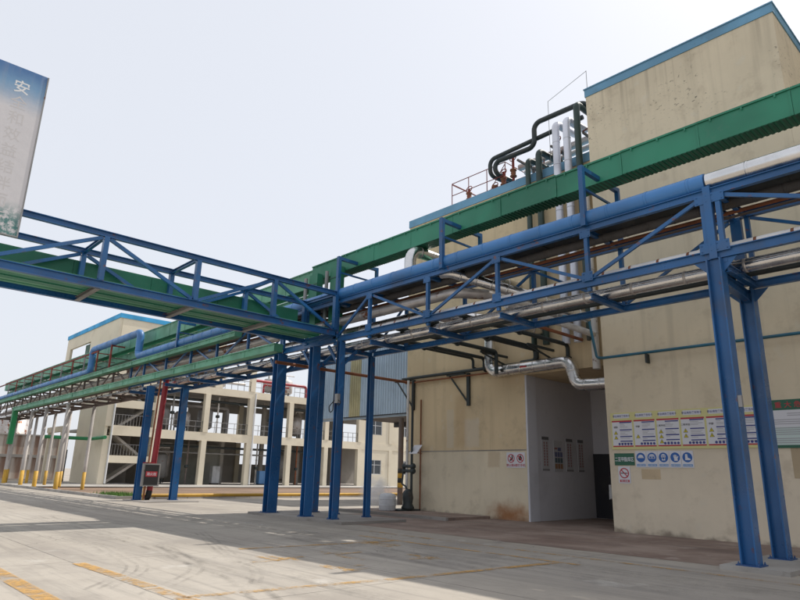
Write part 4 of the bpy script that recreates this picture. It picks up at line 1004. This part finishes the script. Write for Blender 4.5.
# ================================================================ CORRUGATED SHED behind the junction
sh = thing('corrugated_shed', (-30, 28, 0), 'raised pale blue corrugated metal shed on dark posts behind the rack', 'building')
def corrugated(x0, x1, y, z0, z1, mat, name='sheet_panel', pitch=0.22):
    mb = MB(); x = x0; pr = []
    while x < x1-1e-6:
        w = min(pitch, x1-x); pr += [(x, 0), (x+w*0.55, 0), (x+w*0.68, -0.045), (x+w*0.87, -0.045)]; x += w
    pr.append((x1, 0))
    vs = [(a, y+b, z) for z in (z0, z1) for a, b in pr]; n = len(pr)
    mb.add(vs, [(i, i+1, n+i+1, n+i) for i in range(n-1)])
    return mb.build(name, mat, sh)
x = -34.6
for i in range(9):
    x2 = x+1.05
    corrugated(x, x2, 24.1, 4.9, 9.3, SHEDTRAN if i == 4 else SHEDBLUE); x = x2
MB().box(-31.0, -25.1, 24.13, 33.5, 4.93, 9.3).build('shell', SHEDBLUE, sh)
MB().box(-34.6, -31.002, 24.13, 24.9, 4.93, 9.3).build('shell', SHEDBLUE, sh)
MB().box(-31.0, -25.1, 24.15, 33.5, 4.86, 4.925).build('floor_deck', DARKSHEET, sh)
MB().beam((-34.6, 24.3, 4.80), (-25.1, 24.3, 4.80), 0.10, 0.12).build('edge_beam', SHEDBLUE, sh)
for y in (28.5, 33.4): MB().beam((-31.0, y, 4.72), (-25.1, y, 4.72), 0.2, 0.28).build('floor_beam', DARKSHEET, sh)
for (x, y) in ((-31.9, 24.4), (-33.9, 33.0), (-26, 24.4), (-26, 33)):
    p = MB().tube([(x, y, 0), (x, y, 4.66)], 0.15, 12).build('post', BROWNST, sh)
    for z, m_ in ((0.9, YELLOW), (1.15, BLACK), (1.4, YELLOW), (1.65, BLACK)):
        MB().lathe((x, y, z), (0,0,1), [(.15,0),(.158,0),(.158,.25),(.15,.25)], 12).build('hazard_band', m_, p)
pipe('down_pipe', [(-31.3, 24.3, 4.8), (-31.3, 24.3, 0.35), (-31.6, 23.9, 0.15)], 0.09, RUST, 'rusty drain pipe beside the shed post', bend=0.2, seg=10)

# ================================================================ LEFT FRAME BUILDING
fb = thing('frame_building', (-68, 40, 0), 'open cream concrete frame building with three decks at left', 'building')
X0, X1 = -62.0, -74.0
CY = [20.6, 25.1, 30.3, 35.5, 40.7, 45.9, 51.1, 56.3, 61.5]
for zlo, zhi in ((4.5, 5.35), (9.3, 10.05)):
    MB().box(X0-0.35, X0, 25.0, 62, zlo, zhi).build('edge_beam', CREAM, fb)
    MB().box(X1, X0-0.352, 20.4, 62, zhi-0.25, zhi-0.02).build('floor_slab', SLABC, fb)
for i, y in enumerate(CY):
    z_top = 10.05 if i > 1 else 15.4
    zs = [(0.1, 4.498), (5.352, 9.298)] + ([(10.052, 12.6)] if i in (3, 5) else [])
    for a, b in zs: MB().box(X0-0.5, X0+0.04, y-0.28, y+0.28, a, b).build('pillar', CREAM, fb)
    if i > 1:
        for a, b in ((0.1, 5.0), (5.35, 9.7)): MB().box(X1, X1+0.45, y-0.3, y+0.3, a, b).build('pillar', CREAM, fb)
        if i < 8:
            for a in (1, 2): MB().box(X0-6.2, X0-5.8, y-0.22, y+0.22, 0.1 if a == 1 else 5.35, 4.9 if a == 1 else 9.6).build('pillar', SLABC, fb)
# back walls with openings
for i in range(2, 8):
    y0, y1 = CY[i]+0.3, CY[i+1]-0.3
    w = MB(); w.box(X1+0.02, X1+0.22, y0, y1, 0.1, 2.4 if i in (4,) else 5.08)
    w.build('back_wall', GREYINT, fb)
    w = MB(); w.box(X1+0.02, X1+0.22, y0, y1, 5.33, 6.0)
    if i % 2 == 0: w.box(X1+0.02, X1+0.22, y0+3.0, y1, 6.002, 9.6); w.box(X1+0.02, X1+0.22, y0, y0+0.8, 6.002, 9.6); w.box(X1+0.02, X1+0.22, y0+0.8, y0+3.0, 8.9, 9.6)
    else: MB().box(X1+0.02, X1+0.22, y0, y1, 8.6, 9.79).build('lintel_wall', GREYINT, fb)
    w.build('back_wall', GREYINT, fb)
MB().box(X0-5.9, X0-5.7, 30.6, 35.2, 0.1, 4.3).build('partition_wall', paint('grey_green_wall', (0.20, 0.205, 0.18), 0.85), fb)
MB().box(X0-5.69, X0-5.64, 32.4, 34.9, 0.1, 3.4).build('roller_door', paint('grey_green_door', (0.23, 0.235, 0.21), 0.6), fb)
# deck railings
for zf in (5.35, 10.05):
    for i in range(1, 8):
        y0, y1 = CY[i]+0.28, CY[i+1]-0.28
        r = MB()
        for z in (0.55, 1.08): r.beam((X0-0.12, y0, zf+z), (X0-0.12, y1, zf+z), 0.05, 0.05)
        n = 6
        for k in range(n+1):
            yy = y0+0.03+(y1-y0-0.06)*k/n; r.beam((X0-0.12, yy, zf), (X0-0.12, yy, zf+1.05), 0.04, 0.04, (0,1,0))
        r.build('deck_railing', GREYST, fb)
# stair tower: -Y face and +X face
MB().box(-78.6, -62.05, 20.35, 20.6, 14.5, 15.75).build('stair_wall', CREAM, fb)
MB().box(-70.2, -62.05, 20.35, 20.6, 0.1, 14.498).build('stair_wall', CREAM, fb)
MB().box(-78.6, -77.2, 20.35, 20.6, 9.0, 14.498).build('stair_wall', CREAM, fb)
MB().box(-72.6, -71.0, 20.62, 20.8, 9.0, 14.4).build('green_panel', G_DARK, fb)
MB().box(-78.6, -70.2, 20.36, 20.6, 9.0, 10.3).build('stair_wall', CREAM, fb)
MB().box(-78.65, -62.0, 20.35, 31.8, 15.752, 16.1).build('roof', CREAM, fb)
MB().box(-78.7, -61.9, 20.27, 20.346, 15.76, 16.2).build('roof_band', BANDF, fb)
MB().box(-61.996, -61.92, 20.35, 31.8, 15.76, 16.2).build('roof_band', BANDF, fb)
MB().box(-62.25, -62.0, 24.82, 31.8, 14.4, 15.75).build('stair_wall', CREAM, fb)
MB().box(-62.25, -62.0, 20.602, 21.6, 10.0, 15.75).build('stair_wall', CREAM, fb)
MB().box(-62.25, -62.0, 21.602, 24.818, 14.4, 15.75).build('stair_wall', CREAM, fb)
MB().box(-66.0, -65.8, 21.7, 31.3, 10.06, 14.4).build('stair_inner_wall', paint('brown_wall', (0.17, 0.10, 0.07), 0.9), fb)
MB().box(-62.3, -62.0, 31.0, 31.8, 10.06, 14.398).build('stair_wall', CREAM, fb)
MB().box(-78.4, -62.3, 31.4, 31.6, 10.06, 15.7).build('stair_wall', GREYINT, fb)
MB().box(-69.0, -62.3, 20.62, 24.8, 14.42, 14.6).build('floor_slab', CREAM, fb)
for zlo, zhi in ((2.05, 2.72), (4.55, 5.48), (7.15, 7.9)):
    MB().box(X0-0.3, X0-0.002, 20.88, 24.82, zlo, zhi).build('stair_beam', CREAM, fb)
for zlo, zhi in ((9.3, 10.05),): MB().box(X0-0.3, X0-0.002, 20.88, 24.82, zlo, zhi).build('stair_beam', CREAM, fb)
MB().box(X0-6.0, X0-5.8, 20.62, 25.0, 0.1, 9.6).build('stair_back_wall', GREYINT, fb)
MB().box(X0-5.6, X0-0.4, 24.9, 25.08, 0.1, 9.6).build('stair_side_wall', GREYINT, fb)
for k in range(4):
    z0 = 0.2+k*2.4; a, b = (21.2, 24.4) if k % 2 == 0 else (24.4, 21.2)
    MB().beam((X0-1.6, a, z0), (X0-1.6, b, z0+2.3), 1.6, 0.22).build('stair_flight', SLABC, fb)
for k, z0 in enumerate((2.75, 5.5)):
    r = MB(); r.beam((X0-0.15, 20.9, z0+1.0), (X0-0.15, 24.8, z0+1.0), 0.05, 0.05)
    for q in range(14): r.beam((X0-0.15, 21.0+q*0.28, z0), (X0-0.15, 21.0+q*0.28, z0+1.0), 0.03, 0.03, (0,1,0))
    r.build('stair_railing', GREYST, fb)
# infilled bays with windows at the far right
for i in (5, 6, 7):
    y0, y1 = CY[i]+0.28, CY[i+1]-0.28
    if i == 5: continue
    for (z0, z1, zo0, zo1) in ((0.1, 4.5, 1.5, 3.3), (5.35, 9.3, 6.4, 8.2)):
        w = MB(); w.box(X0-0.25, X0-0.05, y0, y1, z0, zo0); w.box(X0-0.25, X0-0.05, y0, y1, zo1, z1)
        a, b = y0+1.2, y1-1.2
        w.box(X0-0.25, X0-0.05, y0, a, zo0, zo1); w.box(X0-0.25, X0-0.05, b, y1, zo0, zo1)
        w.build('infill_wall', CREAM, fb)
        win = MB(); fr = 0.07
        for q in (a, (a+b)/2-fr/2, b-fr): win.box(X0-0.18, X0-0.10, q, q+fr, zo0, zo1)
        win.box(X0-0.178, X0-0.102, a, b, zo0, zo0+fr); win.box(X0-0.178, X0-0.102, a, b, zo1-fr, zo1); win.box(X0-0.178, X0-0.102, a, b, zo0+1.15, zo0+1.2)
        wo = win.build('window', FRAMEW, fb)
        MB().box(X0-0.145, X0-0.135, a+0.02, b-0.02, zo0+0.02, zo1-0.02).build('pane', GLASS, wo)
pipe('down_pipe', [(X0+0.12, 35.85, 0.2), (X0+0.12, 35.85, 9.9)], 0.09, FRAMEW, 'cream drain pipe on the frame building, at its fourth pillar', seg=8)
pipe('down_pipe', [(X0+0.12, 20.95, 0.2), (X0+0.12, 20.95, 9.9)], 0.09, FRAMEW, 'white drain pipe on the frame building corner', seg=8)
lp = thing('lamp_pole', (-58, 40, 0), 'tall thin white lamp pole in front of the frame building', 'lamp pole')
MB().lathe((-52.0, 37.6, 0.05), (0,0,1), [(.12,0),(.07,9.4),(0,9.4)], 10).build('pole', FRAMEW, lp)
for sx in (-1, 1): MB().tube([(-52.0, 37.6, 9.2), (-52.0, 37.6+sx*0.7, 9.7)], 0.04, 6).build('arm', FRAMEW, lp)
# process equipment inside
eq = random.Random(21)
for k, (x, y, z0, z1, m_, lab) in enumerate([(-62.9, 27.0, 5.4, 9.2, GREYST, 'grey standing pipe on the first deck, first bay'), (-63.1, 29.2, 0.15, 4.8, BROWNST, 'brown standing pipe on the ground deck, first bay'),
    (-63.3, 32.2, 5.4, 9.2, WHITE_P, 'white standing pipe on the first deck, second bay'), (-62.9, 38.4, 5.4, 9.2, DARKP, 'dark standing pipe on the first deck, third bay'), (-63.0, 37.2, 0.15, 4.8, GREYST, 'grey standing pipe on the ground deck, third bay'),
    (-63.2, 42.6, 0.15, 4.8, RUST, 'rusty standing pipe on the ground deck, fourth bay'), (-62.8, 44.2, 5.4, 9.2, GREYST, 'grey standing pipe on the first deck, fourth bay')]):
    o = pipe('standing_pipe', [(x, y, z0), (x, y, z1)], 0.09, m_, lab, seg=8, flanges=(((x, y, z0+1.2), (0,0,1)), ((x, y, z0+2.6), (0,0,1))))
    MB().lathe((x, y, z0+1.6), (0,0,1), [(0,0),(.2,.02),(.22,.15),(.2,.3),(0,.32)], 10).build('valve_body', DARKP, o)
for k, (x, y, w, h, m_, lab) in enumerate([(-66.0, 33.9, 0.9, 1.9, PVC_W, 'pale control cabinet on the ground deck by the roller door'), (-64.4, 38.9, 1.1, 1.5, P_LBLUE, 'blue control cabinet on the ground deck, third bay'), (-65.0, 26.4, 0.8, 1.7, PVC_W, 'pale control cabinet on the ground deck, first bay')]):
    o = thing('control_cabinet', (x, y, 0.12), lab, 'cabinet')
    MB().box(x-0.3, x+0.3, y-w/2, y+w/2, 0.22, 0.12+h).build('body', m_, o); MB().box(x-0.26, x+0.26, y-w/2+.04, y+w/2-.04, 0.12, 0.219).build('plinth', BLACK, o)
    for q in (-1, 1): MB().box(x+0.302, x+0.32, y+q*w/4-w/4+.02, y+q*w/4+w/4-.02, 0.27, 0.07+h).build('door', m_, o)
tl_ = ['tank on the ground deck, bay right of the stairs', 'tank on the ground deck behind the red riser', 'tank on the first deck right of the stairs', 'tank on the first deck by the railing', 'tank on the first deck in the third bay', 'tank on the upper deck left of the brown pillar', 'tank on the upper deck beside the red pipes', 'tank on the upper deck behind the railing', 'tank on the ground deck in the fourth bay', 'tank on the first deck in the fourth bay']
for k, (x, y, z, r_, h) in enumerate([(-65.5, 27.2, 0.15, 0.9, 2.6), (-68.8, 28.8, 0.15, 1.0, 3.2), (-64.6, 26.6, 5.35, 0.8, 1.9), (-64.8, 28.9, 5.35, 0.85, 1.7), (-65.0, 31.6, 5.35, 0.8, 2.2), (-65.5, 33.0, 10.06, 0.8, 1.7), (-64.6, 39.0, 10.06, 0.7, 1.6), (-64.8, 41.5, 10.06, 0.8, 1.8), (-67, 43, 0.15, 1.0, 3), (-66, 44, 5.35, 0.8, 2.4)]):
    o = thing('process_tank', (x, y, z), 'grey process '+tl_[k], 'tank', 'process tanks in the frame building')
    MB().lathe((x, y, z+0.5), (0,0,1), [(0,-.1),(r_*.7,0),(r_,.2),(r_,h-.3),(r_*.7,h-.05),(0.15,h),(0.15,h+.3),(0,h+.3)], 16).build('vessel', SILVER_R if k % 2 else GREYST, o)
    for a in range(3):
        t_ = a*2.09; MB().beam((x+r_*.8*math.cos(t_), y+r_*.8*math.sin(t_), z), (x+r_*.8*math.cos(t_), y+r_*.8*math.sin(t_), z+0.8), 0.1, 0.1, (0,1,0)).build('leg', DARKP, o)
    MB().tube([(x, y, z+h+0.75), (x, y, z+h+1.0), (x, y+1.1, z+h+1.0)], 0.07, 8, 0.15).build('outlet', WHITE_P, o)
for k, (pts, r_, m_, lab) in enumerate([
    ([(-63.2, 25.6, 8.7), (-63.2, 44, 8.7)], 0.14, DARKP, 'dark pipe under the ceiling of the first deck'),
    ([(-63.6, 25.6, 3.9), (-63.6, 46, 3.9)], 0.12, DARKP, 'dark pipe under the ceiling of the ground deck'),
    ([(-64.2, 25.6, 3.3), (-64.2, 40, 3.3)], 0.09, GREYST, 'grey pipe below the dark one on the ground deck'),
    ([(-64.6, 25.5, 8.2), (-64.6, 34, 8.2), (-64.6, 34, 5.4)], 0.22, GREYST, 'wide grey duct on the first deck'),
    ([(-63.0, 36.0, 10.1), (-63.0, 36.0, 11.5), (-63.0, 43.2, 11.5), (-63.0, 43.2, 10.1)], 0.16, RED, 'red pipe arch on the upper deck'),
    ([(-63.4, 37.6, 10.1), (-63.4, 37.6, 11.2), (-63.4, 41, 11.2)], 0.12, RED, 'smaller red pipe under the red arch'),
    ([(-63.0, 26, 10.9), (-63.0, 35, 10.9)], 0.12, SILVER_R, 'stained pipe behind the upper deck railing')]):
    pipe('process_pipe', pts, r_, m_, lab, bend=0.3 if len(pts) > 2 else 0, seg=10)

# ---- red riser, hose cabinet, yellow pipe
rd = thing('fire_riser', (-33.6, 14.0, 0), 'thick red fire main rising between two blue columns', 'pipe')
MB().tube([(-33.75, 13.75, 0.45), (-33.75, 13.95, 6.9)], 0.15, 14).build('riser', RED, rd)
MB().tube([(-33.75, 13.75, 0.5), (-33.75, 13.7, 0.14), (-33.8, 13.55, 0.1)], 0.155, 12, 0.1).build('foot_elbow', BLACK, rd)
pipe('thin_pipe', [(-33.3, 13.3, 0.1), (-33.3, 13.45, 6.3)], 0.05, RUST, 'slim rusty orange pipe left of the red riser', seg=8)
hc = thing('hose_cabinet', (-33.6, 13.3, 0.8), 'red fire cabinet with a glass door and red notice on a post', 'cabinet')
MB().box(-34.15, -33.30, 13.22, 13.7, 0.75, 1.92).build('body', RED, hc)
d_ = MB(); a, b = 13.2, 13.72
FXC = Face((-33.30, 0, 0), (0,1,0), (0,0,1), (1,0,0))
MB().box(-33.40, -33.20, 13.08, 13.97, 0.72, 1.86).build('case', GREYST, hc)
mb = MB(); FC = Face((-33.198, 13.525, 0.7), (0,1,0), (0,0,1), (1,0,0))
FC.rect(mb, -0.37, 0.09, 0.37, 1.09, 0.002, 1); FC.rect(mb, -0.30, 0.50, 0.30, 0.76, 0.005, 0)
FC.text(mb, '消火栓', 0, 0.63, 0.17, 0.008, 2)
mb.build('door_glass', [P_RED, P_BLACK, P_WHITE], hc)
MB().tube([(-33.6, 13.4, 0.02), (-33.6, 13.4, 0.75)], 0.05, 8).build('post', YELLOW, hc)
pipe('gas_pipe', [(-34.6, 13.3, 0.22), (-34.6, 60, 0.22)], 0.09, YELLOW, 'long yellow pipe running along the planting bed', seg=8, bands=6.0)
for y in (14.9,):
    pr_ = thing('pipe_plinth', (-34.6, y, 0), 'small concrete block under the yellow pipe', 'plinth')
    MB().box(-34.85, -34.35, y-0.5, y+0.5, 0, 0.125).build('block', CONC_D, pr_)

# ================================================================ FAR LEFT BACKGROUND
bw = thing('boundary_wall', (-82, 10, 0), 'stained concrete panel boundary wall at far left', 'wall')
WALLP = NT('stained_boundary_panel')
c_ = WALLP.mix(WALLP.ramp(WALLP.noise(1.0, 6, stretch=(1.5, 1.5, 0.12)), 0.38, 0.66), (0.60, 0.55, 0.49), (0.27, 0.17, 0.125))
WALLP = WALLP.done(c_, 0.9)
pb = pt_ = None
for i in range(34):
    y = -28+i*1.5
    if pb is None:
        pb = MB().box(-82, -81.8, y+0.03, y+1.47, 0.2, 2.5).build('panel', WALLP, bw); ob_ = WLOC[pb.name]-Vector((0, y, 0))
        pt_ = MB().box(-82.05, -81.85, y+0.03, y+1.47, 2.82, 4.9).build('panel', WALLP, bw); ot_ = WLOC[pt_.name]-Vector((0, y, 0))
    else:
        place_copy(pb, 'panel', Vector((0, y, 0))+ob_, bw); place_copy(pt_, 'panel', Vector((0, y, 0))+ot_, bw)
MB().box(-82.1, -81.6, -28, 23, 2.5, 2.82).build('string_course', CONC, bw)
MB().box(-82.1, -81.7, -28, 23, 4.9, 5.05).build('coping', CONC, bw)
MB().box(-82.1, -81.5, -28, 23, 0, 0.2).build('footing', CONC_D, bw)
wh = thing('white_warehouse', (-110, 10, 0), 'plain pale warehouse beyond the boundary wall', 'building')
MB().box(-118, -100, -30, 12, 0, 7.2).build('wall', paint('pale_render', (0.62, 0.62, 0.62), 0.85), wh)
MB().box(-118.3, -99.7, -30.3, 12.3, 7.2, 7.5).build('roof', CONC, wh)
for i in range(7): 
    w = MB().box(-99.99, -99.9, -20+i*4.2, -18+i*4.2, 4.6, 6.2).build('window', FRAMEW, wh)
    MB().box(-99.895, -99.88, -19.9+i*4.2, -18.1+i*4.2, 4.7, 6.1).build('pane', GLASS, w)
for i, (y, h, r_) in enumerate([(14.5, 9.5, 2.0), (20.0, 8.0, 1.7), (9, 8.4, 1.6)]):
    o = thing('storage_tank', (-96, y, 0), ['tall grey storage tank beyond the boundary wall', 'shorter grey storage tank beside the stair tower', 'grey storage tank in front of the pale warehouse'][i], 'tank')
    MB().lathe((-96, y, 0), (0,0,1), [(r_,0),(r_,h),(r_*.5,h+.5),(0,h+.6)], 20).build('shell', SILVER_R if i == 1 else GREYST, o)
    for z in (2.5, 5, 7.5): MB().lathe((-96, y, z), (0,0,1), [(r_,0),(r_*1.02,.05),(r_*1.02,.15),(r_,.2)], 20).build('ring', GREYST, o)
pg = thing('pipe_gantry', (-72, 18, 0), 'small cream concrete portal left of the stair tower', 'portal')
for x in (-72.0, -67.6): MB().box(x-0.2, x+0.2, 18.2, 18.6, 0, 4.9).build('leg', CREAM, pg)
MB().box(-72.4, -67.2, 18.15, 18.65, 4.9, 5.4).build('beam', CREAM, pg)
sdn = thing('service_door', (-72, 19.9, 0), 'white service door standing left of the stair wall', 'door')
MB().box(-73.6, -72.2, 20.2, 20.28, 0.15, 3.1).build('leaf', FRAMEW, sdn)
MB().box(-73.75, -73.602, 20.15, 20.3, 0.1, 3.3).build('jamb', DARKP, sdn); MB().box(-72.198, -72.05, 20.15, 20.3, 0.1, 3.3).build('jamb', DARKP, sdn)
MB().box(-73.6, -72.2, 20.16, 20.198, 1.5, 1.6).build('rail', DARKP, sdn)
